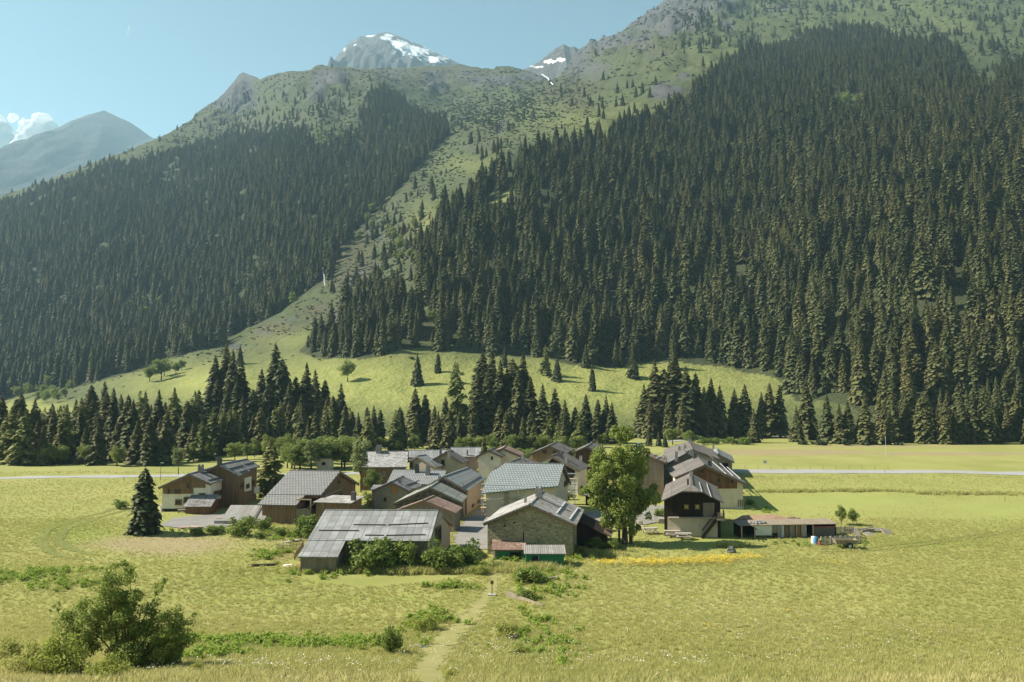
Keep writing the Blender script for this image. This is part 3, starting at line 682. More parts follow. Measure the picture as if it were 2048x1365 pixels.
for l, n_ in (((1172, 886, 790), 'left'), ((1195, 887, 800), 'second'), ((1212, 886, 793), 'tallest right'), ((1224, 888, 806), 'small rightmost')): conifer(*l, n_ + ' spruce of the small dark group below the pasture, above the big leafy tree', tint=.2)
LE_ = 'dark spruce in the tall clump at the right end of the pasture'
for l in ((1290, 876, 770), (1312, 876, 722), (1328, 876, 740), (1352, 876, 702), (1372, 877, 735), (1392, 876, 748), (1410, 877, 775), (1300, 878, 800), (1340, 879, 790), (1425, 876, 758), (1442, 876, 772), (1365, 880, 800), (1470, 876, 780), (1490, 876, 770), (1540, 876, 768), (1560, 876, 775), (1525, 876, 785)):
    conifer(*l, LE_, 'spruces right of the pasture', tint=rnd.uniform(.2, .9))
for l, n_ in (((1509, 886, 818), 'narrow lone spruce beside the pale track at the meadow edge'), ((1594, 884, 812), 'broad dark spruce by the track, second tree of the meadow-edge row'), ((1655, 887, 790), 'full tall spruce in the middle of the meadow-edge row'),
              ((1680, 888, 808), 'small spruce squeezed between two taller ones of the meadow-edge row'), ((1698, 888, 803), 'spruce just left of the broad pyramid spruce of the meadow-edge row'), ((1731, 889, 788), 'broad pyramid spruce, largest of the meadow-edge row'), ((1613, 880, 760), 'tall spruce standing behind the meadow-edge row')):
    conifer(*l, n_, tint=rnd.uniform(.3, .8), wide=1.35)
for k in range(46):
    u = 1765 + k * 7.6 + rnd.uniform(-8, 8); v = rnd.uniform(877, 890); conifer(u, v, v - rnd.uniform(62, 115), 'spruce in the forest front along the far edge of the right meadow', 'spruces along the right meadow', tint=rnd.uniform(.3, .95), wide=1.25)
# ---- trees standing on the hillside pasture
for l, n_ in (((833, 771, 706), 'lone spruce with bare lower trunk standing in the open sunlit pasture'), ((873, 745, 706), 'small dark spruce on the pasture just below the forest edge'), ((1187, 783, 731), 'lone spruce with bare trunk on the right half of the pasture'),
              ((1265, 756, 688), 'dark spruce standing on the pasture in front of the forest edge'), ((1345, 742, 684), 'spruce at the pasture corner under the forest'), ((1092, 752, 690), 'pale green topped tree on the upper pasture edge'), ((1112, 760, 710), 'dark bushy spruce casting shadows on the pasture'),
              ((1240, 735, 690), 'small spruce of the forest fringe above the pasture'), ((1170, 736, 686), 'spruce before the forest edge, left of the pasture shadows'), ((480, 728, 688), 'lone dark spruce on the gully meadow left of the pasture'), ((908, 768, 722), 'pale leafy larch on the pasture beside the tall clump'), ((1010, 735, 692), 'spruce at the upper pasture edge above the thick clump')):
    conifer(*l, n_, hill=True, larch='pale' in n_, tint=.3, wide=1.25)

# ---- forests: the nearest trees one by one, the rest as one mass each
def scatter_quads(mask, density, g):
    """Random points on the hillside inside a mask (per quad), density in trees per square metre of plan."""
    x, y = SX, SY
    ax = x[:-1, 1:] - x[:-1, :-1]; ay = y[1:, :-1] - y[:-1, :-1]; bx = x[1:, :-1] - x[:-1, :-1]; by = y[:-1, 1:] - y[:-1, :-1]
    area = np.abs(ax * ay - bx * by); m = mask[:-1, :-1]; k = g.poisson(area * m * density)
    r, c = np.nonzero(k); kk = k[r, c]; r = np.repeat(r, kk); c = np.repeat(c, kk); s = g.random(len(r)); t = g.random(len(r))
    def L(A): return (A[r, c] * (1 - s) + A[r, c + 1] * s) * (1 - t) + (A[r + 1, c] * (1 - s) + A[r + 1, c + 1] * s) * t
    return np.stack([L(SX), L(SY), L(SZ)], -1), L(SU), L(SV)
def scatter(name, sources, P, scale, rotz, tint, label=None, cat=None, tilt=None):
    """One object that draws copies of the source meshes at points P (stuff nobody could count)."""
    n = len(P); me = bpy.data.meshes.new(name); me.vertices.add(n); me.vertices.foreach_set('co', np.asarray(P, np.float32).ravel())
    def att(nm, typ, key, v): a = me.attributes.new(nm, typ, 'POINT'); a.data.foreach_set(key, np.ascontiguousarray(v).ravel())
    rot = np.zeros((n, 3), np.float32); rot[:, 2] = rotz
    if tilt is not None: rot[:, :2] = tilt
    sc = np.asarray(scale, np.float32)
    if sc.ndim == 1: sc = np.stack([sc] * 3, -1)
    att('rot', 'FLOAT_VECTOR', 'vector', rot); att('scl', 'FLOAT_VECTOR', 'vector', sc.astype(np.float32)); att('tint', 'FLOAT', 'value', np.asarray(tint, np.float32))
    att('pick', 'INT', 'value', rng.integers(0, len(sources), n).astype(np.int32))
    o = link(name, me); ng = bpy.data.node_groups.new(name, 'GeometryNodeTree')
    ng.interface.new_socket('Geometry', in_out='INPUT', socket_type='NodeSocketGeometry'); ng.interface.new_socket('Geometry', in_out='OUTPUT', socket_type='NodeSocketGeometry')
    nn = ng.nodes.new; ln = ng.links.new; gi = nn('NodeGroupInput'); go = nn('NodeGroupOutput'); iop = nn('GeometryNodeInstanceOnPoints'); jn = nn('GeometryNodeJoinGeometry')
    for s in sources:
        oi = nn('GeometryNodeObjectInfo'); oi.inputs['Object'].default_value = s; oi.inputs['As Instance'].default_value = True; ln(oi.outputs['Geometry'], jn.inputs[0])
    def na(nm, typ): x = nn('GeometryNodeInputNamedAttribute'); x.data_type = typ; x.inputs['Name'].default_value = nm; return x.outputs[0]
    ln(gi.outputs[0], iop.inputs['Points']); ln(jn.outputs[0], iop.inputs['Instance']); iop.inputs['Pick Instance'].default_value = True
    ln(na('pick', 'INT'), iop.inputs['Instance Index']); ln(na('rot', 'FLOAT_VECTOR'), iop.inputs['Rotation']); ln(na('scl', 'FLOAT_VECTOR'), iop.inputs['Scale'])
    ln(iop.outputs[0], go.inputs[0]); md = o.modifiers.new('scatter', 'NODES'); md.node_group = ng
    return tag(o, label, cat, kind='stuff')
def first_of(meshes, tree_name=None):
    """The standing things whose meshes the masses repeat."""
    out = []
    for me in meshes:
        for o in COL.objects:
            if o.type == 'MESH' and o.data == me: out.append(o); break
    return out
SRC_SPR = first_of([s[0] for s in SPRUCE]); SRC_LAR = first_of([s[0] for s in LARCH])
g = np.random.default_rng(11)
mR = inside(RIGHTF, SU, SV); mL = inside(LEFTF, SU, SV); mG = inside(GULLYF, SU, SV)
for p in CLEAR: k = inside(p, SU, SV); mR &= ~k; mL &= ~k
mR |= mG
PR, UR, VR = scatter_quads(mR * np.clip(.85 + 1.5 * fbm(SX / 45, SY / 60, 3, 91), .35, 1.5), .0265, g); PL, UL, VL = scatter_quads(mL * np.clip(.9 + 1.3 * fbm(SX / 60, SY / 60, 3, 92), .35, 1.5), .0215, g)
hR = g.normal(20.5, 5.2, len(PR)).clip(7, 33) * (1 - .30 * sstep(650, 1200, PR[:, 1])); hL = g.normal(19, 4.5, len(PL)).clip(7, 30) * (1 - .25 * sstep(1000, 1500, PL[:, 1]))
hR *= np.where(inside(GULLYF, UR, VR), .85, 1)
app = hR / PR[:, 1]; ordr = np.argsort(-app * (np.abs(UR - 1024) < 1040)); near = ordr[:max(0, 296 - NCON)]; keep = np.ones(len(PR), bool); keep[near] = False
for i in near:
    me = rnd.choice(SPRUCE); lab = 'dark spruce in the lowest rows of the forest above the pasture' if UR[i] < 1500 else 'olive dark spruce in the lowest rows of the big forest above the right meadow'
    set_tree(me[0], me[1], 'spruce', Vector(PR[i]) - Vector((0, 0, .5)), float(hR[i]), lab, 'spruces in the front of the right forest', wide=rnd.uniform(1, 1.25), tint=rnd.uniform(.1, .9) * (.7 + .3 * (UR[i] > 1500)))
def mass(name, P, h, tint, label):
    tint = np.clip(tint + (rng.random(len(P)) < .05) * .5, 0, 1.15)
    w = h / TH_ * rng.uniform(1.0, 1.35, len(P)); scatter(name, SRC_SPR, P - [0, 0, .6], np.stack([w, w, h / TH_], -1), rng.uniform(0, 6.28, len(P)), tint, label, 'forest')
PRk = PR[keep]; tintR = np.clip(.42 + .33 * fbm(PRk[:, 0] / 60, PRk[:, 1] / 60, 3, 9) + rng.normal(0, .17, len(PRk)) + .12 * sstep(1200, 1900, UR[keep]), 0, 1)
mass('spruce_forest', PRk, hR[keep], tintR, 'dense olive dark spruce forest covering the steep right mountainside')
mass('spruce_forest', PL, hL, np.clip(.35 + .3 * fbm(PL[:, 0] / 90, PL[:, 1] / 90, 3, 19) + rng.normal(0, .16, len(PL)), 0, 1), 'hazy blue-grey spruce forest covering the left mountainside')

# ---- broad-leaved crowns: clumps of leaves through the crown's volume
def crown_quads(g, centres, radii, n, size, up=.35, fill=.35):
    C = np.asarray(centres, float); Rr = np.asarray(radii, float); pw = Rr ** 2 / (Rr ** 2).sum(); i = g.choice(len(C), n, p=pw)
    d = g.normal(size=(n, 3)); d /= np.linalg.norm(d, axis=1)[:, None]; rad = (fill + (1 - fill) * g.random(n) ** .5)
    P = C[i] + d * (Rr[i] * rad)[:, None]
    nr = d * .7 + g.normal(size=(n, 3)) * .6; nr[:, 2] += up; nr /= np.linalg.norm(nr, axis=1)[:, None]
    a = np.cross(nr, g.normal(size=(n, 3))); a /= np.linalg.norm(a, axis=1)[:, None]; b = np.cross(nr, a)
    s = size * g.uniform(.6, 1.3, n)[:, None]; droop = nr * s * .25
    return np.stack([P - a * s, P + b * s * .62 - droop * .3, P + a * s - droop, P - b * s * .62 - droop * .3], 1)
def clumps(g, n, rx, ry, rz, zc, r, low=-.8, power=.55):
    d = g.normal(size=(n, 3)); d /= np.linalg.norm(d, axis=1)[:, None]; d[:, 2] = np.maximum(d[:, 2], low); k = g.random(n) ** power * g.uniform(.75, 1.08, n)
    return d * k[:, None] * [rx, ry, rz] + [0, 0, zc], g.uniform(.6, 1.35, n) * r
def limbs(name, g, centres, base_h, r, m, n=9, z0=-.3):
    mb = MB(); top = max(c[2] for c in centres); mb.tube([(0, 0, z0), (.1, .05, base_h * .6), (0, .1, base_h), (.1, 0, top * .9)], [r * 1.3, r, r * .8, r * .12], 8)
    for c in [centres[i] for i in g.choice(len(centres), min(n, len(centres)), replace=False)]:
        s = Vector((0, .05, base_h * g.uniform(.7, 1.15))); e = Vector(c); mb.tube([s, s.lerp(e, .5) + Vector((0, 0, .08 * (e - s).length)), e], [r * .45, r * .28, r * .06], 5)
    me = mb.mesh(name); me.materials.append(m); return me
def broad(seed, rx, rz, zc, n, size, ncl, rcl, m, base_h, r, low=-.75):
    g = np.random.default_rng(seed); C, Rr = clumps(g, ncl, rx, rx, rz, zc, rcl, low); return quads('crown', crown_quads(g, C, Rr, n, size), m), limbs('trunk', g, C, base_h, r, BARK)
BROAD = [broad(300 + i, 3.3, 4.2, 6.4, 4200, .24, 34, 1.15, LEAF, 3, .22) for i in range(3)]       # about 10.5 m
BIRCH = [broad(320 + i, 2.0, 5.2, 7.4, 3600, .20, 34, .8, PALE, 4, .14, -.9) for i in range(2)]      # about 12.5 m
BUSH = [broad(340 + i, .80, .66, .62, 1500, .075, 22, .30, BUSHM, .3, .03) for i in range(3)]     # about 1.4 m
ROSEM = leaf_mat('rose_leaves', (.20, .25, .045), (.28, .31, .06), (.36, .36, .10), .45)
ROSE = [broad(360 + i, .85, .62, .58, 2600, .045, 26, .28, ROSEM, .3, .03) for i in range(2)]
SBUSH = [broad(350 + i, .80, .60, .5, 260, .19, 14, .34, SCRUB, .2, .03) for i in range(2)]
def leaf_tree(u, v, vt, label, kind='tree', meshes=BROAD, base=10.5, hill=False, wide=1., group=None, tint=None, cat=None):
    p = tp(u, v) if hill else gp(u, v); h = (v - vt) / F * p.y; me = rnd.choice(meshes)
    t = set_tree(me[0], me[1], kind, p, h, label, group, base, wide, tint)
    if cat: t['category'] = cat
    return t
def bush(u, v, vt, label, wide=1., group=None, tint=None, meshes=BUSH): return leaf_tree(u, v, vt, label, 'bush', meshes, 1.3, wide=wide, group=group, tint=tint, cat='bush')
leaf_tree(697, 763, 719, 'small round leafy tree with dark shadow, alone on the open pasture', hill=True, wide=1.15)
leaf_tree(722, 985, 868, 'tall pale birch with a thin leaning crown beside the brown timber house', 'birch', BIRCH, 12.5, wide=1.0)
leaf_tree(745, 992, 940, 'dark rounded leafy tree at the foot of the pale birch', wide=1.2, tint=.1)
leaf_tree(792, 945, 905, 'small yellowish birch in front of the stone slab roof', 'birch', BIRCH, 12.5, wide=1.5)
leaf_tree(622, 945, 880, 'pale green leafy tree behind the brown timber house', 'birch', BIRCH, 12.5, wide=1.4)
leaf_tree(598, 942, 905, 'bright green rounded tree behind the brown timber house ridge', wide=1.3, tint=.9)
leaf_tree(660, 935, 900, 'dark green leafy tree beside the small stone turret', wide=1.3, tint=.1)
leaf_tree(357, 950, 890, 'thin pale young tree behind the white and timber house', 'birch', BIRCH, 12.5, wide=1.3)
conifer(541, 992, 880, 'broad yellow-green spruce against the back corner of the pale two-part house', larch=True, wide=1.9, tint=.9)
conifer(290, 1068, 938, 'dark full spruce alone on the lawn left of the gravel yard', wide=1.5, tint=.15)
conifer(968, 962, 868, 'ragged brown-green spruce standing among the village roofs', tint=1., wide=1.1)
for l, n_ in (((1118, 893, 852), 'round pale bush tree behind the red-brown village roofs'), ((1155, 890, 862), 'small round bush behind the village, left of the leafy giant'), ((1238, 892, 852), 'round leafy tree directly behind the top of the leafy giant'), ((1345, 890, 856), 'wide pale bush tree behind the stepped grey roofs'),
              ((1378, 892, 862), 'leafy bush tree at the end of the pale track'), ((1090, 896, 870), 'low leafy tree behind the brown-roofed back house'), ((1205, 895, 868), 'leafy tree behind the dark timber gable'), ((1050, 896, 860), 'leafy tree at the foot of the thick spruce clump')):
    leaf_tree(*l, n_, wide=1.5, tint=rnd.uniform(.5, 1))
for l in ((1318, 893, 862), (1330, 895, 868), (1298, 893, 858)): conifer(*l, 'small dark spruce behind the rust-streaked village roof', 'spruces behind the rusty roof', tint=.3)
for k in range(20): leaf_tree(rnd.uniform(562, 708), rnd.uniform(922, 946), rnd.uniform(872, 905), 'leafy tree crowding the strip between brown timber house and tree belt', wide=rnd.uniform(1.2, 1.8), group='leafy trees behind the brown timber house', tint=rnd.uniform(.1, 1))
for k in range(16): leaf_tree(rnd.uniform(1395, 1500), rnd.uniform(886, 890), rnd.uniform(874, 880), 'low rounded shrub in the hedge along the far meadow edge', 'bush', BUSH, 1.3, wide=rnd.uniform(1.1, 1.6), group='shrubs along the far meadow edge', cat='bush')
for k in range(14): leaf_tree(rnd.uniform(1520, 1800), rnd.uniform(888, 891), rnd.uniform(876, 884), 'dark low shrub between the spruces of the meadow-edge row', 'bush', SBUSH, 1.2, wide=rnd.uniform(1.1, 1.6), group='shrubs between the meadow-edge spruces', cat='bush')
for k in range(14): leaf_tree(rnd.uniform(940, 1150), rnd.uniform(925, 946), rnd.uniform(893, 908), 'leafy tree standing in the gaps of the back row of houses', wide=rnd.uniform(1.2, 1.7), group='leafy trees between the back houses', tint=rnd.uniform(.2, 1))
for k in range(54):
    u = rnd.uniform(480, 1160); leaf_tree(u, rnd.uniform(898, 918) if u < 720 else rnd.uniform(898, 908), rnd.uniform(868, 884), 'light green leafy tree in the low woods close behind the village', wide=rnd.uniform(1, 1.5), group='leafy trees close behind the village', tint=rnd.uniform(.3, 1))
for k in range(22): leaf_tree(rnd.uniform(0, 500), rnd.uniform(905, 934), rnd.uniform(880, 895), 'small bright leafy tree at the front of the left tree belt', wide=rnd.uniform(1, 1.5), group='leafy trees of the left belt', tint=rnd.uniform(.5, 1))
for u, v, vt in ((330, 752, 722), (320, 760, 716), (350, 748, 725), (300, 765, 735), (365, 742, 720)): leaf_tree(u, v, vt, 'grey-green leafy tree at the mouth of the gully below the hazy forest', hill=True, wide=1.4, group='leafy trees at the gully mouth')
# the leafy giant beside the stone barn
def giant():
    p = gp(1252, 1088); k = p.y / F; g = np.random.default_rng(77)
    bl = [(1245, 895, 34), (1215, 930, 34), (1270, 920, 36), (1200, 965, 30), (1240, 955, 44), (1288, 955, 34), (1300, 990, 26), (1200, 1000, 30), (1240, 1000, 46), (1280, 1005, 36), (1215, 1035, 24), (1250, 1035, 34), (1295, 1022, 24), (1190, 985, 20), (1312, 980, 14), (1236, 868, 16), (1254, 880, 18), (1180, 955, 18), (1172, 985, 12), (1316, 1000, 10), (1228, 1052, 16), (1268, 1050, 18), (1306, 1005, 14), (1184, 1010, 12)]
    C = []; Rr = []
    for u, v, r in bl:
        for j in range(5):
            o = g.normal(size=3); o /= np.linalg.norm(o); o *= r * k * g.uniform(.35, .85)
            C.append([(u - 1252) * k + o[0], o[1] * 1.1 + g.uniform(-1.2, 1.2) * (r / 34), (1088 - v) * k + o[2]]); Rr.append(r * k * g.uniform(.32, .6))
    t = empty('tree', p, 0, 'huge leafy tree with several dark trunks beside the stone barn', 'tree')
    c = link('crown', quads('giant_crown', crown_quads(g, C, Rr, 24000, .17, .35, .3), GLEAF), parent=t); c['tint'] = .6; t.scale = (.93, .93, 1)
    for x, y, r in ((-.1, 0, .34), (.45, .3, .20), (-.55, .5, .14)):
        mb = MB(); mb.tube([(x * 1.5, y, -.4), (x * 1.4, y, 1.5), (x * 1.3, y, 4), (x * 1.8, y * 1.5, 8), (x * 2.2, y, 11)], [r * 1.35, r, r * .85, r * .5, .05], 8)
        for q in range(5):
            e = Vector(C[g.integers(len(C))]); s = Vector((x * 1.3, y, g.uniform(3, 6))); mb.tube([s, s.lerp(e, .5) + Vector((0, 0, .4)), e], [r * .4, r * .25, .03], 5)
        mb.build('trunk', BARK, t)
giant()
# the leafy shrub close to the camera, lower left
def near_shrub():
    p = gp(255, 1338); k = p.y / F; g = np.random.default_rng(5)
    bl = [(350, 1255, 34), (365, 1295, 28), (140, 1250, 30), (160, 1290, 30), (330, 1320, 32), (225, 1160, 26), (205, 1185, 28), (245, 1180, 30), (265, 1205, 26), (185, 1215, 24), (225, 1215, 36), (270, 1235, 36), (300, 1225, 20), (160, 1245, 26), (125, 1238, 18), (200, 1255, 36), (245, 1265, 40), (295, 1265, 34), (340, 1240, 22), (355, 1255, 20), (325, 1285, 30), (365, 1290, 20), (180, 1290, 30), (150, 1275, 20),
          (225, 1300, 36), (280, 1310, 36), (340, 1318, 24), (300, 1335, 26), (240, 1135, 12), (255, 1150, 14), (110, 1222, 10), (375, 1245, 10), (310, 1185, 12), (318, 1170, 8), (245, 1225, 40), (265, 1290, 44), (215, 1235, 34), (300, 1300, 36), (180, 1255, 30), (240, 1320, 40)]
    C = []; Rr = []
    for u, v, r in bl:
        for j in range(5):
            o = g.normal(size=3); o /= np.linalg.norm(o); o *= r * k * g.uniform(.25, .85); C.append([(u - 255) * k + o[0], o[1] + g.uniform(-.5, .5), (1338 - v) * k + o[2]]); Rr.append(r * k * g.uniform(.38, .62))
    t = empty('shrub', p, 0, 'large dark green leafy shrub close by at the lower left', 'shrub')
    c = link('crown', quads('shrub_crown', crown_quads(g, C, Rr, 36000, .056, .35, .2), GLEAF), parent=t); c['tint'] = .45
    mb = MB()
    for q in range(16):
        e = Vector(C[g.integers(len(C))]); s = Vector((g.uniform(-.3, .3), g.uniform(-.2, .2), -.2)); mb.tube([s, s.lerp(e, .5) + Vector((0, 0, .35)), e], [.05, .03, .008], 5)
    mb.build('stem', BARK, t)
near_shrub()
# bushes
for l, n_, w in (((735, 1140, 1072), 'biggest light green bush hiding the corner of the metal barn', 1.25), ((700, 1128, 1095), 'low bush filling the left foot of the biggest bush', 1.3), ((765, 1142, 1092), 'dense bush right of the biggest bush before the metal barn', 1.05), ((812, 1140, 1083), 'rounded bush before the middle of the barn wall', .85), ((872, 1142, 1085), 'upright bush before the right corner of the metal barn', .95),
                 ((929, 1136, 1085), 'round green bush alone at the lane mouth', 1.15), ((905, 1142, 1105), 'low dark bush left of the round lane bush', 1.2), ((612, 1078, 1032), 'bright round bush beside the upper corner of the metal roof', 1.15), ((478, 1072, 1030), 'pale willow-like bush before the small tin-roofed lean-to', 1.15), ((530, 1062, 1036), 'thin pale sapling bush by the timber wall', .9), ((1058, 1166, 1136), 'dark low bush beside the path below the green hut', 1.7),
                 ((1060, 1200, 1178), 'small bush below the path bend', 1.6), ((778, 1308, 1254), 'single leafy stalk bush on the bank left of the path', .8), ((240, 1018, 1000), 'brown-green low bush on the lawn left of the spruce', 1.3), ((1190, 1098, 1075), 'pale bush at the foot of the leafy giant', 1.6), ((1225, 1100, 1080), 'greyish bush between barn lean-to and leafy giant', 1.5), ((1150, 1110, 1090), 'nettle bush at the right corner of the green hut', 1.5),
                 ((640, 1072, 1050), 'low bush tangled with timber near the metal roof', 1.4), ((560, 1072, 1055), 'low bush in the garden below the timber house', 1.6), ((430, 1068, 1052), 'low hedge bush along the gravel yard', 2.0), ((395, 1070, 1056), 'small bush at the left end of the yard hedge', 2.0), ((520, 1078, 1062), 'small dark conifer-like bush in the garden', 1.2), ((1105, 1092, 1070), 'bush against the foot of the stone barn wall', 1.0)):
    bush(*l, n_, w, tint=rnd.uniform(.3, .9))
for l, n_, w in (((130, 1352, 1262), 'yellow-green wild rose bush in front of the large shrub', 1.0), ((60, 1350, 1290), 'yellow-green bush in the lower left corner', 1.3), ((210, 1368, 1312), 'light green bush below the large shrub', 1.3), ((20, 1320, 1278), 'leafy bush cut by the left frame edge', 1.4), ((395, 1345, 1322), 'small pale bush right of the large shrub foot', 1.2), ((850, 1262, 1225), 'small bush on the bank beside the path', 1.2), ((905, 1362, 1338), 'yellow-green weed bush by the path at the bottom edge', 1.2), ((1010, 1275, 1240), 'loose bush on the bank right of the path', 1.5), ((1035, 1310, 1285), 'dark weed bush right of the path', 1.5), ((960, 1148, 1128), 'weed bush at the head of the path', 1.6)):
    bush(*l, n_, w, tint=rnd.uniform(.3, 1), meshes=ROSE)
for u, v, q in ((740, 1014, 1000), (735, 1000, 985), (700, 1000, 985), (1170, 992, 975), (1182, 1002, 990), (1160, 986, 972), (1322, 1034, 1018), (1150, 1058, 1042), (1215, 1062, 1048), (1500, 1010, 998), (1092, 1006, 994), (905, 1052, 1040), (735, 968, 950), (1020, 918, 903), (1060, 912, 898), (970, 950, 938), (1136, 1000, 984)): bush(u, v, q, 'low green bush growing in the gaps between the village houses', rnd.uniform(1.2, 1.8), 'bushes between the houses', rnd.uniform(.2, 1))
for l, n_ in (((1683, 1050, 1012), 'taller sapling of the pair behind the pallet fence'), ((1706, 1052, 1018), 'shorter sapling of the pair behind the pallet fence')): leaf_tree(*l, n_, 'sapling', wide=1.0)
# small scrub on the mountainsides
g = np.random.default_rng(21)
band = (~mR) & (~mL) & (SV < 800) & (SY < 2000)
pas = blobs([(800, 770, 330, 55, 1), (1250, 770, 290, 62, 1), (420, 775, 150, 40, .9)], SU, SV)
nz = fbm(SX / 60, SY / 60, 4, 77)
dens = np.where(band, np.clip(.0015 + .06 * np.clip(nz + .35 * fbm(SX / 18, SY / 25, 3, 78), 0, 1) ** 1.5 + .05 * blobs([(740, 560, 70, 60, 1), (690, 630, 80, 25, .9), (800, 480, 60, 60, .9), (560, 665, 80, 12, .7), (420, 705, 60, 14, .6), (870, 330, 50, 50, .6), (760, 290, 120, 50, .5), (1000, 230, 120, 40, .6)], SU, SV), 0, 1), 0) * np.clip(1 - pas * 1.6, 0.004, 1)
PS, US, VS = scatter_quads(dens, 1.0, g); sc = g.uniform(.6, 2.1, len(PS)) * (.7 + .6 * sstep(500, 1500, PS[:, 1]))
SRC_SB = first_of([b[0] for b in SBUSH])
scatter('alder_scrub', SRC_SB, PS, np.stack([sc * 1.5, sc * 1.5, sc * .62], -1), g.uniform(0, 6.28, len(PS)), g.random(len(PS)), 'low green alder scrub dotted over the open mountainsides', 'scrub')
# lone spruces above the timber line
dl = blobs([(560, 255, 130, 30, 1), (420, 290, 90, 14, .8), (640, 230, 90, 40, .7), (680, 290, 50, 30, 1), (230, 335, 150, 16, 1), (80, 375, 100, 12, .8), (1000, 250, 160, 30, .25), (1250, 230, 160, 40, .35), (1430, 90, 80, 50, .7), (1650, 20, 200, 40, .5), (1950, 60, 100, 50, .6), (1980, 120, 50, 40, .8), (790, 520, 70, 70, 1), (740, 470, 50, 50, .9), (860, 410, 40, 50, .8), (720, 590, 50, 40, .9), (820, 620, 60, 40, 1), (980, 300, 60, 12, .6)], SU, SV)
PT, UT, VT = scatter_quads(dl * band, .0046, g); h = g.uniform(6, 17, len(PT)); mass('scattered_spruces', PT, h, g.uniform(.1, .6, len(PT)), 'scattered small spruces above and beside the closed forests')
# pale broad-leaved trees within the forests
dl = blobs([(1690, 212, 40, 18, 1), (1715, 225, 30, 16, 1), (830, 480, 60, 60, .6), (760, 300, 60, 60, .3), (560, 560, 40, 40, .3), (100, 530, 60, 30, .25), (300, 640, 80, 40, .2), (700, 420, 60, 60, .3), (1850, 400, 80, 60, .25), (650, 300, 40, 20, .9), (1480, 700, 40, 40, .4), (1550, 740, 40, 30, .5), (60, 800, 80, 14, 1), (850, 660, 20, 50, 1), (1100, 720, 40, 20, .5)], SU, SV)
PB, UB, VB = scatter_quads(dl * (SV < 860), .006, g); s = g.uniform(.6, 1.2, len(PB))
scatter('leafy_woods', first_of([b[0] for b in BROAD]), PB, s, g.uniform(0, 6.28, len(PB)), g.uniform(.6, 1, len(PB)), 'pale leafy trees sprinkled among the dark spruces of both mountainsides', 'trees')

# ---------------------------------------------------------------- grass and flowers (copied from tufts that stand in the meadow)
GRASS = leaf_mat('grass_blades', (.31, .328, .098), (.42, .402, .14), (.55, .48, .22), .45, .8, 2)
def tuft(seed, n, h, spread, w=.012):
    g = np.random.default_rng(seed); Q = []
    for i in range(n):
        a = g.uniform(0, 2 * PI); r = spread * g.random() ** .6; p = np.array([r * math.cos(a), r * math.sin(a), -.03]); b = g.uniform(0, 2 * PI); L = h * g.uniform(.5, 1.15)
        lean = np.array([math.cos(b), math.sin(b), 0]) * L * g.uniform(.1, .55); s = np.array([-math.sin(b), math.cos(b), 0]) * w * g.uniform(.7, 1.5); m_ = p + lean * .35 + [0, 0, L * .6]
        Q.append([p - s, p + s, m_ + s * .8, m_ - s * .8]); e = p + lean + [0, 0, L]; Q.append([m_ - s * .8, m_ + s * .8, e + s * .1, e - s * .1])
    return quads('grass', Q, GRASS)
LEAFY = leaf_mat('dock_leaves', (.16, .23, .03), (.22, .30, .045), (.28, .36, .06), .45)
gg = np.random.default_rng(9)
def dock(seed):
    g = np.random.default_rng(seed); C, Rr = clumps(g, 8, .30, .30, .22, .22, .16); return quads('dock', crown_quads(g, C, Rr, 90, .075, .8), LEAFY)
YEL = plain('yellow_petals', (.62, .42, .015), .7, .1, .1); WHT = plain('white_petals', (.75, .74, .68), .7, .1, .1)
def flower(seed, m, n, h, r, s):
    g = np.random.default_rng(seed); P = np.stack([g.normal(0, r, n), g.normal(0, r, n), h * g.uniform(.7, 1.1, n)], -1); Q = []
    for p in P:
        b = g.uniform(0, PI); a = np.array([math.cos(b), math.sin(b), .2]) * s; c = np.array([-math.sin(b), math.cos(b), .2]) * s; Q.append([p - a, p - c, p + a, p + c])
    return quads('flower', Q, m)
def plants(name, mesh_list, pts, scale, tint, label, cat):
    """The first plants of a mass stand as its own small source objects."""
    return pts
blocked = [((-13, 84), 10), ((3, 93), 8), ((23.5, 104), 6), ((30, 128), 9), ((-47, 122), 7), ((-42, 128), 7), ((-29, 117), 10), ((3, 118), 9), ((-8, 122), 8), ((-11, 115), 7), ((-11, 104), 5), ((-17, 123), 5)]
yardP = [(p.x, p.y) for p in G2([(318, 1052), (345, 1034), (395, 1028), (440, 1026), (500, 1010), (530, 1020), (505, 1045), (445, 1058), (380, 1062)])]
laneP = [(p.x, p.y) for p in G2([(900, 1105), (985, 1105), (985, 1010), (940, 1020)])]
def field(y0, y1, dens, g):
    n = int(1.25 * .5 * (y1 ** 2 - y0 ** 2) * 1.04 * dens); y = np.sqrt(g.uniform(y0 ** 2, y1 ** 2, n)); x = g.uniform(-.68, .68, n) * y; ok = np.ones(n, bool)
    for (bx, by), r in blocked: ok &= (x - bx) ** 2 + (y - by) ** 2 > r * r
    ok &= ~inside(yardP, x, y) & ~inside(laneP, x, y)
    pp = np.array([(p.x, p.y) for p in PATH] + [(-4, 24)]); pw = np.array(PATHW + [2.])
    for a, b, w in zip(pp, pp[1:], pw):
        t = np.clip(((x - a[0]) * (b[0] - a[0]) + (y - a[1]) * (b[1] - a[1])) / ((b - a) ** 2).sum(), 0, 1); dd = np.hypot(x - a[0] - t * (b[0] - a[0]), y - a[1] - t * (b[1] - a[1]))
        ok &= dd > w * .5 * g.uniform(.6, 1.3, n)
    ry = np.interp(x, [q[0] for q in w0], [q[1] for q in w0]); ok &= np.abs(y - ry) > 5.5
    x, y = x[ok], y[ok]; return x, y, gz(x, y)
g = np.random.default_rng(31)
parts = [field(23, 40, 16, g), field(40, 62, 14, g), field(62, 112, 9, g), field(112, 175, 2.2, g)]
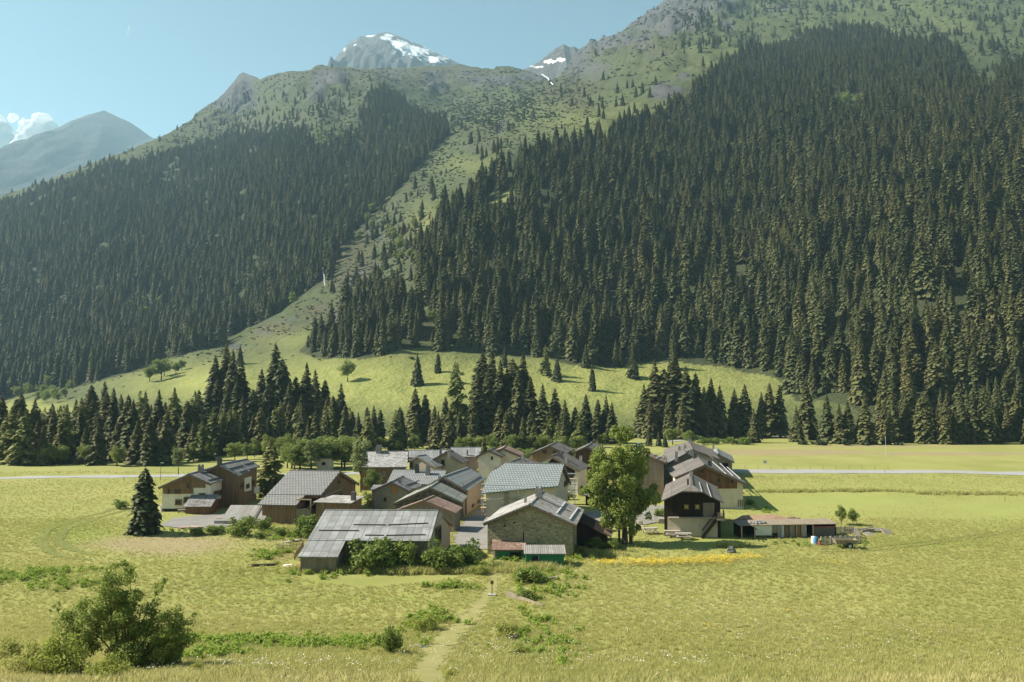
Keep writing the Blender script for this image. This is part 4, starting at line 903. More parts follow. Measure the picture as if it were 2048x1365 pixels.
X = np.concatenate([p[0] for p in parts]); Y = np.concatenate([p[1] for p in parts]); Z = np.concatenate([p[2] for p in parts])
U, V = proj(X, Y, Z)
low = np.clip(blobs([(1700, 1005, 280, 30, 1), (1990, 1015, 160, 30, 1), (1400, 1085, 130, 22, .8), (330, 1088, 170, 24, .9), (560, 1080, 120, 12, .5), (1180, 1060, 120, 50, .7), (340, 1050, 90, 22, .8)], U, V), 0, 1)
keepg = g.random(len(X)) > low * .85; X, Y, Z, U, V, low = [a[keepg] for a in (X, Y, Z, U, V, low)]
sc = (.85 - .25 * sstep(34, 62, Y)) * g.uniform(.75, 1.25, len(X)) * (1 - .6 * low) * (1 + .55 * (Y < 34))
lush = blobs([(150, 1060, 90, 22, .9), (80, 1150, 110, 16, 1), (560, 1290, 260, 14, 1), (1100, 1290, 80, 60, .5), (1850, 1085, 260, 12, .5)], U, V)
tint = np.clip(.5 + .22 * fbm(X / 7, Y / 7, 4, 3) + .26 * fbm(X / 30, Y / 22, 3, 13) + g.normal(0, .10, len(X)) - .35 * lush + .25 * (Y < 36), 0, 1)
def source(name, me, p, label, cat):
    o = link(name, me); o.location = p; return tag(o, label, cat, kind='stuff')
gs = [source('grass_tuft', tuft(400 + i, 26, .34, .22), gp(*q), l, 'grass') for i, (q, l) in enumerate((((620, 1352), 'ordinary grass tuft at the bottom edge left of the path'), ((1150, 1350), 'ordinary grass tuft at the bottom edge right of the path'), ((1500, 1352), 'ordinary grass tuft at the bottom edge of the right meadow')))]
scatter('meadow_grass', gs, np.stack([X, Y, Z], -1), sc, g.uniform(0, 6.28, len(X)), tint, 'yellow-green hay meadow grass covering the valley floor', 'grass')
def patch(bl, n, g):
    """Points on the ground spread through patches given as (u, v, ru, rv, weight)."""
    out = []; W = np.array([b[4] * b[2] * b[3] for b in bl], float); W /= W.sum()
    for b, k in zip(bl, (W * n).astype(int)):
        c = gp(b[0], b[1]); e = gp(b[0], b[1] - b[3]).y - c.y; r = b[2] * c.y / F
        x = c.x + g.normal(0, .6, k) * r; y = c.y + g.normal(0, .6, k) * e; out.append(np.stack([x, y, gz(x, y)], -1))
    return np.concatenate(out)
P = patch([(560, 1290, 190, 9, 1), (720, 1285, 60, 8, .6), (430, 1310, 60, 8, .8), (70, 1150, 110, 12, .4), (150, 1170, 60, 8, .5), (930, 1135, 60, 8, .8), (1030, 1118, 60, 6, .8), (1100, 1120, 50, 5, .6), (460, 1062, 80, 5, .8), (580, 1075, 60, 8, .8), (540, 1110, 30, 12, .8), (820, 1140, 160, 6, 1), (1090, 1290, 60, 50, .10), (850, 1245, 40, 20, .5), (1650, 1090, 120, 6, .2), (1530, 1022, 30, 4, .6), (900, 1175, 50, 8, .5), (1100, 1165, 60, 20, .3), (640, 1150, 60, 10, .3)], 1500, g)
ds = [source('dock_plant', dock(500 + i), gp(*q), l, 'plant') for i, (q, l) in enumerate((((690, 1292), 'broad-leaved green dock plant in the band left of the path'), ((470, 1300), 'broad-leaved green dock plant in the band beside the large shrub')))]
scatter('weeds', ds, P, g.uniform(.45, 1.25, len(P)), g.uniform(0, 6.28, len(P)), g.uniform(.5, 1, len(P)), 'bright green broad-leaved weeds in bands and around the walls', 'weeds')
P = patch([(1230, 1131, 60, 5.0, 1), (1320, 1129, 70, 5.5, 1.2), (1400, 1126, 60, 6, 1.2), (1470, 1122, 45, 5, 1.1), (1500, 1118, 16, 5, .8), (1670, 1130, 30, 5, .25), (1560, 1113, 14, 3, .25), (1050, 1215, 40, 14, .02), (1600, 1250, 300, 60, .001)], 620, g)
ys = [source('yellow_flower', flower(600, YEL, 9, .40, .24, .04), gp(1300, 1129), 'yellow wildflower clump in the golden strip before the barn', 'flower')]
scatter('yellow_flowers', ys, P, g.uniform(.7, 1.3, len(P)), g.uniform(0, 6.28, len(P)), g.random(len(P)), 'golden strip of yellow wildflowers right of the stone barn', 'flowers')
P = patch([(1500, 1240, 420, 90, 1), (1750, 1110, 240, 40, 1), (1300, 1330, 200, 20, 1), (820, 1140, 120, 8, 7), (1050, 1110, 70, 8, 5), (600, 1210, 320, 50, .6), (500, 1340, 260, 10, 2.5), (1000, 1300, 120, 40, 1.5)], 1500, g)
ws = [source('white_flower', flower(610, WHT, 4, .42, .16, .02), gp(1352, 1330), 'white umbel wildflower in the near right meadow', 'flower')]
scatter('white_flowers', ws, P, g.uniform(.7, 1.4, len(P)), g.uniform(0, 6.28, len(P)), g.random(len(P)), 'tiny white wildflowers sprinkled through the meadow', 'flowers')
P = patch([(1600, 984.5, 80, 1.2, 1), (1730, 983.5, 80, 1.2, 1), (1850, 989, 30, 1.2, .5), (1960, 989, 100, 1.2, 1), (1460, 1094, 40, 2, .3), (1180, 1110, 50, 4, .4), (820, 1146, 140, 3, 1), (1060, 1140, 60, 6, .5), (640, 1140, 50, 4, .4)], 1500, g)
scatter('tall_grass', gs, P, g.uniform(1.2, 2.4, len(P)), g.uniform(0, 6.28, len(P)), g.uniform(0, .7, len(P)), 'strips of taller unmown grass across the right meadow and round the barns', 'grass')
# a few tall seeded stalks near the camera
for u, v, h, lab in ((1300, 1372, 1.0, 'tall bent seeding grass stalk, right of two at the bottom edge'), (1338, 1376, .85, 'tall seeding grass stalk with a thick ear at the bottom edge')):
    p = gp(u, v - 12); p.y -= 8; p.x = p.x * (p.y / (p.y + 8)); p.z = float(gz(p.x, p.y)); mb = MB(); s = [Vector((0, 0, -.1)), Vector((.05, 0, h * .6)), Vector((.18, 0, h)), Vector((.34, 0, h * 1.12))]
    t = empty('grass_stalk', p, 0, lab, 'grass'); mb.tube(s, [.012, .009, .006, .003], 5); mb.build('stem', GRASS, t)
    e = MB(); e.tube([s[2], s[2].lerp(s[3], .4), s[3]], [.01, .035, .01], 6); e.build('seed_head', plain('seed_head', (.36, .28, .15), .9), t)

# ================================================================ THE VILLAGE
M['yellowpane'] = plain('yellow_pane', (.50, .40, .08), .8)  # even yellow colour for the chalet's window panes
class House:
    """A gabled house. P: ridge centre x, y, ridge bearing, length, ridge height, pitch, eave runs right (start, end) and left (start, end)."""
    def __init__(s, name, label, P, wall, roof, ovf=.5, ovs=.45, t=.15, hip=None, cat='house', ext=None, fascia='beam', group=None, tpl=None, skew=0):
        x0, y0, al, L, zr, tp_, wr0, wr1, wl0, wl1 = P; s.P = P; s.tp = tp_; s.zr = zr; s.t = t; s.L = L
        s.root = empty(name, (x0, y0, 0), -R(al), label, cat, group); s.Mw = Matrix.Translation((x0, y0, 0)) @ Matrix.Rotation(-R(al), 4, 'Z'); s.Mi = s.Mw.inverted()
        z = lambda x: zr - (tpl if tpl and x < 0 else tp_) * abs(x); s.z = z; a, b = -L / 2, L / 2
        S, E = Vector((0, a, zr)), Vector((0, b, zr)); RS, RE, LS, LE = Vector((wr0, a, z(wr0))), Vector((wr1, b, z(wr1))), Vector((-wl0, a, z(-wl0))), Vector((-wl1, b + skew, z(-wl1)))
        s.pl = {'R': (S, (RS - S).cross(E - S).normalized()), 'L': (S, (E - S).cross(LS - S).normalized())}
        dn = Vector((0, 0, -t)); mb = MB()
        if hip:
            fr, run = hip; S2 = S + Vector((0, run, 0)); HL = S.lerp(LS, fr); HR = S.lerp(RS, fr)
            mb.slab([S2, HR, RS, RE, E], dn); mb.slab([E, LE, LS, HL, S2], dn); mb.slab([S2, HL, HR], dn); top = (HL, HR)
        else: mb.slab([S, RS, RE, E], dn); mb.slab([E, LE, LS, S], dn)
        if ext:
            w2, y1 = ext; q = Vector((w2, a, z(w2) - .05)); p0 = Vector((wr0 - .25, a, z(wr0 - .25) - .06)); y1 = a + y1
            mb.slab([p0, q, Vector((w2, y1, q.z)), Vector((wr0 - .25, y1, p0.z))], dn)
        mb.box(-.14, a - .01, zr - .03, .14, b + .01, zr + .05) if not hip else mb.box(-.14, a + hip[1], zr - .03, .14, b + .01, zr + .05)
        s.roof = mb.build('roof', roof, s.root)
        fb = MB()
        ends = [(b, wr1, wl1, 1)] + ([(a, wr0, wl0, -1)] if not hip else [])
        for yy, wr, wl, sg in ends:
            for w in (wr, -wl):
                fb.bar((0, yy - sg * .06, zr - t - .13), (w * .985, yy - sg * .06 + (skew if sg > 0 and w < 0 else 0), z(w * .985) - t - .13), .09, .22)
        fb.build('fascia', M[fascia], s.roof)
        # walls
        s.yS, s.yE = a + ovf, b - ovf; s.r0, s.r1, s.l0, s.l1 = wr0 - ovs, wr1 - ovs, wl0 - ovs, wl1 - ovs
        zt = lambda x: z(x) - t * 1.1; s.zt = zt; g0 = -.6
        s.corn = {'F': [Vector((-s.l0, s.yS, 0)), Vector((s.r0, s.yS, 0))], 'R': [Vector((s.r0, s.yS, 0)), Vector((s.r1, s.yE, 0))], 'B': [Vector((s.r1, s.yE, 0)), Vector((-s.l1, s.yE + skew, 0))], 'L': [Vector((-s.l1, s.yE + skew, 0)), Vector((-s.l0, s.yS, 0))]}
        wb = MB(); V3 = lambda x, y, zz: Vector((x, y, zz))
        if hip:
            zh = zt(0) - hip[0] * tp_ * wr0; k = hip[0]
            wb.poly([V3(-s.l0, s.yS, g0), V3(s.r0, s.yS, g0), V3(s.r0, s.yS, zt(s.r0)), V3(wr0 * k, s.yS, zt(wr0 * k)), V3(-wl0 * k, s.yS, zt(wl0 * k)), V3(-s.l0, s.yS, zt(-s.l0))])
        else: wb.poly([V3(-s.l0, s.yS, g0), V3(s.r0, s.yS, g0), V3(s.r0, s.yS, zt(s.r0)), V3(0, s.yS, zt(0)), V3(-s.l0, s.yS, zt(-s.l0))])
        wb.poly([V3(s.r1, s.yE, g0), V3(-s.l1, s.yE + skew, g0), V3(-s.l1, s.yE + skew, zt(-s.l1)), V3(0, s.yE + skew * .4, zt(0)), V3(s.r1, s.yE, zt(s.r1))])
        wb.poly([V3(s.r0, s.yS, g0), V3(s.r1, s.yE, g0), V3(s.r1, s.yE, zt(s.r1)), V3(s.r0, s.yS, zt(s.r0))])
        wb.poly([V3(-s.l1, s.yE + skew, g0), V3(-s.l0, s.yS, g0), V3(-s.l0, s.yS, zt(-s.l0)), V3(-s.l1, s.yE + skew, zt(-s.l1))])
        s.wall = wb.build('wall', wall, s.root)
    def hit(s, face, u, v):
        o = s.Mi @ Vector((0, 0, H)); d = s.Mi.to_3x3() @ ray(u, v)
        if face in ('R^', 'L^'): p, n = s.pl[face[0]]
        else: p = s.corn[face][0]; e = (s.corn[face][1] - p).normalized(); n = Vector((e.y, -e.x, 0))
        return o + d * ((p - o).dot(n) / d.dot(n)), n
    def quad(s, face, u0, v0, u1, v1):
        a, n = s.hit(face, u0, (v0 + v1) / 2); b, _ = s.hit(face, u1, (v0 + v1) / 2); t, _ = s.hit(face, (u0 + u1) / 2, v0); l, _ = s.hit(face, (u0 + u1) / 2, v1)
        e = (s.corn[face][1] - s.corn[face][0]).normalized(); o = s.corn[face][0]
        x0, x1 = sorted(((a - o).dot(e), (b - o).dot(e))); z0, z1 = sorted((l.z, t.z)); return o, e, n, x0, x1, z0, z1
    def win(s, face, u0, v0, u1, v1, frame='frame', pane='glass', name='window', bars=True):
        o, e, n, x0, x1, z0, z1 = s.quad(face, u0, v0, u1, v1)
        P = lambda x, z, k: o + e * x + n * k + Vector((0, 0, z)); w = min(.12, (x1 - x0) * .16); f = MB()
        def strip(xa, za, xb, zb): f.slab([P(xa, za, .006), P(xb, za, .006), P(xb, zb, .006), P(xa, zb, .006)], n * .17)
        strip(x0, z0, x0 + w, z1); strip(x1 - w, z0, x1, z1); strip(x0 + w, z1 - w, x1 - w, z1); strip(x0 - .05, z0 - .02, x1 + .05, z0 + w)
        if bars and x1 - x0 > .6: strip((x0 + x1) / 2 - .03, z0 + w, (x0 + x1) / 2 + .03, z1 - w)
        fo = f.build(name, M[frame], s.root)
        p = MB(); p.slab([P(x0 + w, z0 + w, .008), P(x1 - w, z0 + w, .008), P(x1 - w, z1 - w, .008), P(x0 + w, z1 - w, .008)], n * .09); p.build('pane', M[pane], fo); return s
    def panel(s, name, face, pts, mat, th=.06, k=.004, label=None):
        q = [s.hit(face, u, v) for u, v in pts]; n = q[0][1]; P = [p + n * k for p, _ in q]
        for p in P:
            p.z = min(max(p.z, -.5), s.zt(p.x) - .02 if face in 'FB' else s.zr)
        mb = MB(); mb.slab(P, n * th)
        o = mb.build(name, M[mat], s.root)
        if label: o['label'] = label
        return s
    def chim(s, u, vb, vt, w, mat='chim', side=None, cap='concrete'):
        best = None
        for f in ('R^', 'L^'):
            p, _ = s.hit(f, u, vb); ok = (p.x >= -.05) == (f == 'R^')
            if side == f[0] or (side is None and ok): best = p; break
        if best is None: best, _ = s.hit('R^', u, vb); best = Vector((0, best.y, s.zr))
        y = (s.Mw @ best).y; h = max(.4, (vb - vt) / F * y); w = w / F * y; x, yy = best.x, best.y; z0 = s.z(x) - w * s.tp - .1
        mb = MB(); mb.box(x - w / 2, yy - w / 2, z0, x + w / 2, yy + w / 2, best.z + h)
        mb.box(x - w * .42, yy - w * .42, best.z + h, x - w * .30, yy + w * .42, best.z + h + .22); mb.box(x + w * .30, yy - w * .42, best.z + h, x + w * .42, yy + w * .42, best.z + h + .22)
        c = mb.build('chimney', M[mat], s.roof); return s
    def guard(s, side, *lines, mat='bar', th=.09):
        for (a, b) in lines:
            p, n = s.hit(side + '^', *a); q, _ = s.hit(side + '^', *b); n = n if n.z > 0 else -n; mb = MB(); mb.bar(p + n * .05, q + n * .05, th, .12); mb.build('snow_guard', M[mat], s.roof)
        return s
    def local(s): return s.root
HP = {
'metal_barn':(-14.3,88.25,91.9,12.5,4.72,0.309,6.60,6.60,5.5,5.5),
'stone_barn':(2.86,93.00,9.4,11.10,5.54,0.424,5.05,5.08,5.23,5.23),
'chalet':(23.37,104.84,11.7,15.55,6.23,0.499,3.66,3.59,3.73,3.38),
'right_house':(30.23,128.57,8.8,15.39,6.61,0.450,6.21,6.06,4.49,5.26),
'hip_house':(30.70,142.4,8.7,8.28,6.97,0.554,5.02,5.02,5.04,5.04),
'tall_house':(35.3,158.3,11.1,24.0,7.00,0.367,4.95,4.83,5.33,5.33),
'pale_house':(43.65,170.38,13.0,15.80,4.88,0.508,3.14,3.32,2.03,2.01),
'white_house':(-47.53,122.54,-1.1,9.20,5.56,0.439,3.27,3.28,4.48,4.48),
'white_house_back':(-44.49,127.94,6.9,9.78,6.45,0.497,3.44,2.31,3.82,3.82),
'wood_house':(-28.70,117.03,97.6,7.66,6.10,0.324,7.6,7.54,8.79,8.78),
'tile_house':(2.47,117.92,103.4,10.49,7.13,0.530,6.94,4.94,6.60,6.60),
'mid_barn':(-8.50,122.61,12.5,13.26,5.40,0.522,3.71,2.99,3.82,3.82),
'rubble_barn':(-10.81,114.82,4.8,9.99,4.63,0.450,4.44,4.30,5.06,5.06),
'low_shed':(-10.66,103.55,11.8,4.2,4.02,0.365,4.15,3.90,4.17,4.17),
'orange_house':(-17.57,122.81,4.9,8.0,4.32,0.459,2.76,3.17,2.88,2.88),
'grey_tile':(-15.27,132.95,96.8,9.00,4.59,0.452,4.06,4.06,4.04,4.04),
'slate_back':(-23.86,149.93,84,8.78,6.31,0.359,6.31,6.31,5.84,5.84),
'long_back':(-16.42,158.5,84.0,8.2,5.94,0.425,3.27,3.28,3.89,3.90),
'lean_back':(-16.68,147.96,24.7,3.03,5.80,0.484,3.90,3.81,2.12,2.12),
'dark_window':(-11.87,150.01,9.3,5.21,6.41,0.570,3.42,3.38,2.45,2.46),
'blue_back':(-9.36,163.89,86,6.28,6.08,0.427,3.79,3.80,4.23,4.23),
'red_back':(-1.53,160.00,3.7,8.00,6.52,0.416,3.85,3.85,2.07,2.07),
'brown_back':(8.12,157.88,10.1,12.21,7.30,0.431,3.22,3.60,3.78,3.78),
'slab_back':(8.05,141.94,16.1,9.5,6.6,0.50,4.9,4.9,4.6,4.6),
'dark_back':(15.98,164.86,10.8,13.20,6.69,0.453,2.63,2.63,2.72,2.72),
'rust_side':(22.66,136.3,5.6,12.0,7.20,0.385,3.02,3.41,3.37,3.38)}
h = House('barn', 'low barn with a broad pale grey metal roof at the village front, behind five bushes', HP['metal_barn'], M['beigeplaster'], M['metal'], cat='barn', ext=(9.7, 3.9), ovf=.35, tpl=.436, skew=1.1)
h.guard('R', ((707, 1050.5), (772, 1051)), ((776, 1051), (856, 1047.5)), ((638, 1062), (718, 1062.5)), ((730, 1071.5), (768, 1072)), ((772, 1072), (851, 1070.5)))
h.win('B', 871.5, 1054, 880, 1088, 'beam', 'dark', 'door', bars=False)
mb = MB(); mb.poly([(h.r0 + .02, h.yS, -.4), (h.r1 + .02, h.yE, -.4), (h.r1 + .02, h.yE, h.zt(h.r1)), (h.r0 + .02, h.yS, h.zt(h.r0))]); mb.build('cladding', M['woodgrey'], h.root)
mb = MB(); ex = 9.35; mb.box(6.3, -6.1, -.5, ex, -2.55, h.zt(ex) - .1); mb.build('outshot', M['woodgrey'], h.root)
h = House('barn', 'mossy grey stone barn with rust-streaked sheet roof and thick ridge chimney', HP['stone_barn'], M['stone'], M['rusty'], cat='barn', ovf=.45)
h.chim(1078, 996, 976, 13).chim(1051, 1006, 994, 4.5, 'chim'); h.guard('R', ((1113, 1028), (1130.7, 1005.6)), ((1139, 1040.5), (1156, 1017)), mat='steel', th=.16)
h.panel('crack', 'F', [(1046, 1065), (1048, 1065), (1048, 1085), (1046, 1085)], 'dark', .02); h.panel('drainpipe', 'F', [(1147, 1050), (1149, 1050), (1149, 1100), (1147, 1100)], 'bar', .08)
for u, v in ((1026, 1044), (1008, 1050)): h.panel('vent', 'F', [(u, v), (u + 4, v), (u + 4, v + 3.5), (u, v + 3.5)], 'dark', .02)
for i, x in enumerate((-4, -2.4, 2.4, 4)):
    mb = MB(); mb.box(x - .1, -5.5, h.z(x) - .42, x + .1, -5.0, h.z(x) - .2); mb.build('purlin', M['beam'], h.root)
h = House('chalet', 'small dark timber chalet on a pale base with outside stair and half-hipped roof', HP['chalet'], M['wooddark'], M['brownmetal'], ovf=.9, ovs=.35, hip=(.32, 1.5), cat='chalet')
h.panel('base_wall', 'F', [(1335, 1035.5), (1435, 1035.5), (1435, 1080), (1335, 1080)], 'pale', .1)
h.win('F', 1368, 1009, 1377.5, 1018.5, 'wood', 'yellowpane').win('F', 1389.7, 1009, 1399.5, 1018.5, 'wood', 'yellowpane')
h.panel('shutter', 'F', [(1406, 1006), (1428.5, 1006), (1428.5, 1034.5), (1406, 1034.5)], 'woodgrey', .08)
h.panel('ledge', 'F', [(1336, 1034), (1432, 1034), (1432, 1036), (1336, 1036)], 'greywood', .55)
a, _ = h.hit('F', 1404, 1075); b, _ = h.hit('F', 1433, 1038); n_ = Vector((0, -1, 0)); st = MB()
for k in (.15, .95): st.bar(a + n_ * k, b + n_ * k, .07, .26); st.bar(a + n_ * k + Vector((0, 0, .9)), b + n_ * k + Vector((0, 0, .9)), .05, .07)
for i in range(12):
    p = a.lerp(b, (i + .5) / 12); st.box(p.x - .13, p.y - .95, p.z - .02, p.x + .13, p.y - .15, p.z + .03)
    st.bar(p + n_ * .95, p + n_ * .95 + Vector((0, 0, .9)), .04)
st.build('staircase', M['wooddark'], h.root)
bl = MB(); b0 = b; bl.box(b0.x, b0.y - 1.0, b0.z - .08, b0.x + .95, b0.y + 2, b0.z + .04); bl.box(b0.x + .85, b0.y - 1.0, b0.z, b0.x + .92, b0.y + 2, b0.z + .9)
for i in range(5): bl.box(b0.x + .1 + i * .18, b0.y - 1.0, b0.z, b0.x + .2 + i * .18, b0.y - .95, b0.z + .9)
bl.build('landing', M['woodgrey'], h.root)
h.chim(1382.5, 954, 944, 6).chim(1376, 970, 959, 4, 'chimdark')
h.guard('R', ((1398, 966), (1404, 985)), ((1413, 968), (1422, 995)), mat='steel', th=.05)
h = House('house', 'large gabled house with timber upper gable over a cream wall at the village edge', HP['right_house'], M['cream'], M['brownmetal'], ovf=.7, ovs=.6)
h.panel('timber_gable', 'F', [(1357, 977.5), (1357, 958), (1407, 934), (1474, 962), (1474, 977.5)], 'woodred', .08)
for r_ in ((1400.5, 938.5, 1408.5, 947.5), (1432.8, 954, 1442, 967), (1460, 958.5, 1469, 968)): h.win('F', *r_, 'wood')
h.win('F', 1380, 956, 1388, 966, 'wood'); h.panel('balcony', 'F', [(1364, 972), (1436, 972), (1436, 977), (1364, 977)], 'wood', .7)
for i, u in enumerate((1476, 1480.5, 1484)): h.panel('ski', 'F', [(u, 1000), (u + 1.2, 1000), (u + 1.2, 1014), (u, 1014)], 'dark', .08)
h.chim(1390, 917, 906, 7, 'chimdark').chim(1419, 932, 922, 8, 'chimdark').guard('R', ((1424, 924), (1452, 949)), ((1438, 926), (1466, 953)), ((1454, 935), (1481, 959)), mat='steel', th=.07)
h = House('house', 'grey-roofed house squeezed between the cream-walled gable house and the stepped roof behind', HP['hip_house'], M['beigeplaster'], M['darkmetal']); h.chim(1352.8, 919, 904, 5.5).chim(1383, 909, 899, 6)
h = House('house', 'tallest grey-roofed house at the back right of the village with three chimneys', HP['tall_house'], M['pale'], M['brownmetal']); h.chim(1359, 901, 893, 5).chim(1370, 898, 890, 5).chim(1380, 886, 879, 6)
h.guard('R', ((1400, 896), (1428, 920)), ((1412, 897), (1436, 918)))
h = House('house', 'low pale house with blue-grey roof beside the road at the right end of the village', HP['pale_house'], M['beigeplaster'], M['metal2']); h.win('F', 1446, 926, 1457, 940, 'woodred', 'dark', 'door'); h.chim(1427, 899, 891, 4)
h = House('house', 'house with a rust-streaked roof half hidden behind the leafy giant', HP['rust_side'], M['woodgrey'], M['rust']); h.chim(1278, 897, 886, 6, 'steel'); h.guard('R', ((1305, 912), (1322, 907)), ((1312, 918), (1328, 911)), mat='steel')
h = House('house', 'pale plastered gable house with brown timber attic and annexe at the gravel yard', HP['white_house'], M['white'], M['slate'], ovf=.7, ovs=.35)
h.panel('timber_gable', 'F', [(326.5, 988), (326.5, 973), (377, 949), (411, 960.5), (411, 976), (387, 976), (387, 988)], 'wood', .07)
for r_ in ((335.5, 978, 342, 988), (349, 977, 362.5, 988), (373, 965.5, 381, 977.5), (351, 999, 363.6, 1010.5), (368, 994, 381, 1006), (398, 986.5, 411, 998.5)): h.win('F', *r_, 'wood')
h.panel('plinth', 'F', [(325, 1018), (419, 1018), (419, 1028), (325, 1028)], 'wooddark', .1)
h.panel('timber_side', 'R', [(445, 966), (475, 955), (475, 1004), (445, 1012)], 'wood', .07)
for r_ in ((427, 982, 434.3, 993), (436.4, 980, 443.5, 990.5)): h.win('R', *r_, 'wood')
h.panel('garage_door', 'R', [(420, 1001), (447, 997), (447, 1022), (420, 1028)], 'woodred', .08)
h.chim(401.5, 945, 932, 9); h.guard('R', ((402, 947), (438, 939)), ((416, 961), (452, 953)), mat='bar', th=.2)
h = House('house', 'dark timber house with pale panels joined behind the pale plastered gable house', HP['white_house_back'], M['wood'], M['slate'], ovs=.3)
h.panel('plaster_panel', 'R', [(488.7, 957), (502, 953), (502, 981), (488.7, 984)], 'white', .07); h.panel('plaster_panel', 'R', [(508, 975), (518, 973), (518, 985), (508, 988)], 'white', .07)
for r_ in ((480, 966, 486, 976), (491, 968, 497, 977), (503, 960, 507, 972)): h.win('R', *r_, 'woodred')
h.chim(438.4, 928, 917, 7, 'chimdark'); h.guard('R', ((459, 938), (485, 931)), ((489, 929.5), (511, 923.5)), ((477, 945), (494, 940.5)), ((497, 939.5), (517, 934)), mat='bar', th=.2)
h = House('house', 'big brown timber house with a tiled roof and a shaded corner balcony', HP['wood_house'], M['wood'], M['tilebrown'], ext=(10.5, 5.4), ovf=.5, ovs=.5)
mb = MB(); mb.box(7.0, -3.4, -.5, 10.0, 1.3, h.zt(10) - .02); mb.build('outshot', M['wood'], h.root)
mb = MB(); mb.box(7.05, 1.35, 1.15, 10.0, 3.4, 1.3); mb.box(9.92, 1.35, 1.3, 10.0, 3.4, 2.1); mb.box(7.1, 3.32, 1.3, 9.92, 3.4, 2.1); mb.build('balcony', M['woodgrey'], h.root)
mb = MB(); mb.box(7.05, 1.35, -.5, 9.9, 3.3, 1.12); mb.build('undercroft', M['wood'], h.root)
mb = MB(); mb.box(9.8, 3.25, 1.3, 9.95, 3.39, 3.25); mb.box(7.1, 1.32, 3.22, 9.95, 1.46, 3.36); mb.bar((9.87, 1.4, 3.3), (9.87, 3.4, 3.3), .14); mb.build('balcony_post', M['lightbeam'], h.root)
mb = MB(); mb.poly([(7.13, 1.5, 1.32), (7.13, 3.2, 1.32), (7.13, 3.2, 3.1), (7.13, 1.5, 3.1)]); mb.build('recess_shade', M['dark'], h.root)  # flat dark sheet painting in the shade of the balcony recess
for x in (-7.6, -5, -2.5, 2.6, 5): mb = MB(); mb.box(x - .1, 3.2, h.z(x) - .4, x + .1, 3.78, h.z(x) - .18); mb.build('purlin', M['orange'], h.root)
h.win('B', 675.5, 960.5, 680, 967, 'wood', 'dark', bars=False).win('B', 679.5, 986, 683.5, 991.5, 'wood', 'dark', bars=False)
h.panel('rail', 'B', [(650, 991), (682, 978), (682, 979.5), (650, 992.5)], 'lightbeam', .05)
h = House('house', 'house under renovation with a big grey-green tiled roof and scaffolding', HP['tile_house'], M['pale'], M['tilegreen'], hip=(.36, 1.9), ovs=.5)
h.panel('brick_patch', 'R', [(1008, 986), (1018, 984), (1018, 1030), (1008, 1032)], 'rosy', .05); h.panel('lintel', 'R', [(968, 999), (1006, 996), (1006, 998), (968, 1001)], 'white', .08)
h.win('B', 1128, 962, 1133, 972, 'wood', 'dark')
h = House('barn', 'long barn with a patched pale sheet roof along the narrow lane', HP['mid_barn'], M['rosy'], M['metal2'], cat='barn', ovs=.25, ovf=.3); h.win('R', 944, 1008, 947, 1014, 'beam', 'dark').win('R', 955, 1000, 958, 1006, 'beam', 'dark'); h.panel('rubble_gable', 'F', [(848, 985), (848, 968), (883, 952), (935, 979), (935, 990)], 'rubble', .05); h.guard('R', ((925, 975), (961, 953)))
h = House('barn', 'stone-gabled barn with greenish sheet roof, between lane and orange-shuttered house', HP['rubble_barn'], M['rubble'], M['metal3'], cat='barn', ovs=.3, ovf=.35); h.chim(879, 963, 953, 4.5); h.panel('render', 'R', [(925, 1003), (944, 985), (946, 1028), (928, 1044)], 'rosy', .04); h.chim(926, 985, 972, 2.2, 'chimdark')
h.panel('drainpipe', 'R', [(929, 1000), (930.5, 999), (930.5, 1040), (929, 1041)], 'bar', .1)
h = House('shed', 'low board-walled shed with a worn brownish roof behind the pale metal barn', HP['low_shed'], M['woodgrey'], M['rust'], cat='shed', ovs=.25, ovf=.3)
h = House('house', 'small grey rendered house with orange boarded loft shutter', HP['orange_house'], M['greyplaster'], M['slate'], ovs=.3, ovf=.3); h.panel('shutter', 'F', [(782.5, 969), (795.5, 969), (795.5, 987), (782.5, 987)], 'orange', .06); h.chim(800, 967, 957, 6); h.guard('R', ((812, 971), (838, 962)), th=.15); h.win('F', 768, 995, 773, 1003, 'beam', 'dark')
h = House('house', 'house with a small-tiled pale grey roof and two chimneys behind the orange-shuttered house', HP['grey_tile'], M['greyplaster'], M['tilegrey']); h.chim(834, 945, 931, 7, 'chimdark').chim(856, 949, 933, 8)
h = House('house', 'old house roofed with rough pale stone slabs at the left back of the village', HP['slate_back'], M['wood'], M['lauze']); h.chim(758, 905, 893, 11)
for r_ in ((757, 947, 762, 955), (766, 944, 770, 952)): h.win('R', *r_, 'paleframe', 'dark')
h = House('house', 'house with a long low grey ribbed roof behind the dark-windowed gable', HP['long_back'], M['pale'], M['metal']); h.chim(815, 916, 904, 5).chim(881, 910, 901, 5)
h = House('outbuilding', 'small outbuilding with a pale tilted sheet roof beside the yellowish birch', HP['lean_back'], M['beigeplaster'], M['metal2'], cat='outbuilding', ovs=.3, ovf=.3); h.guard('R', ((862, 924), (872, 931)), ((870, 924), (876, 928)), th=.2); h.win('F', 820, 925, 826, 935, 'beam', 'dark')
h = House('house', 'beige gable house with one dark attic window in the back row', HP['dark_window'], M['beigeplaster'], M['brownmetal']); h.win('F', 882, 919.5, 890, 932, 'beam', 'dark', bars=False); h.chim(898.4, 914, 904, 5.5)
h = House('house', 'rosy-walled house with a blue-grey ribbed roof behind the ragged village spruce', HP['blue_back'], M['rosy'], M['metal']); h.chim(935, 911, 902, 3)
h = House('house', 'pale house with a reddish rusted roof right of the ragged village spruce', HP['red_back'], M['white'], M['rust']); h.win('F', 998, 910, 1003, 918, 'frame')
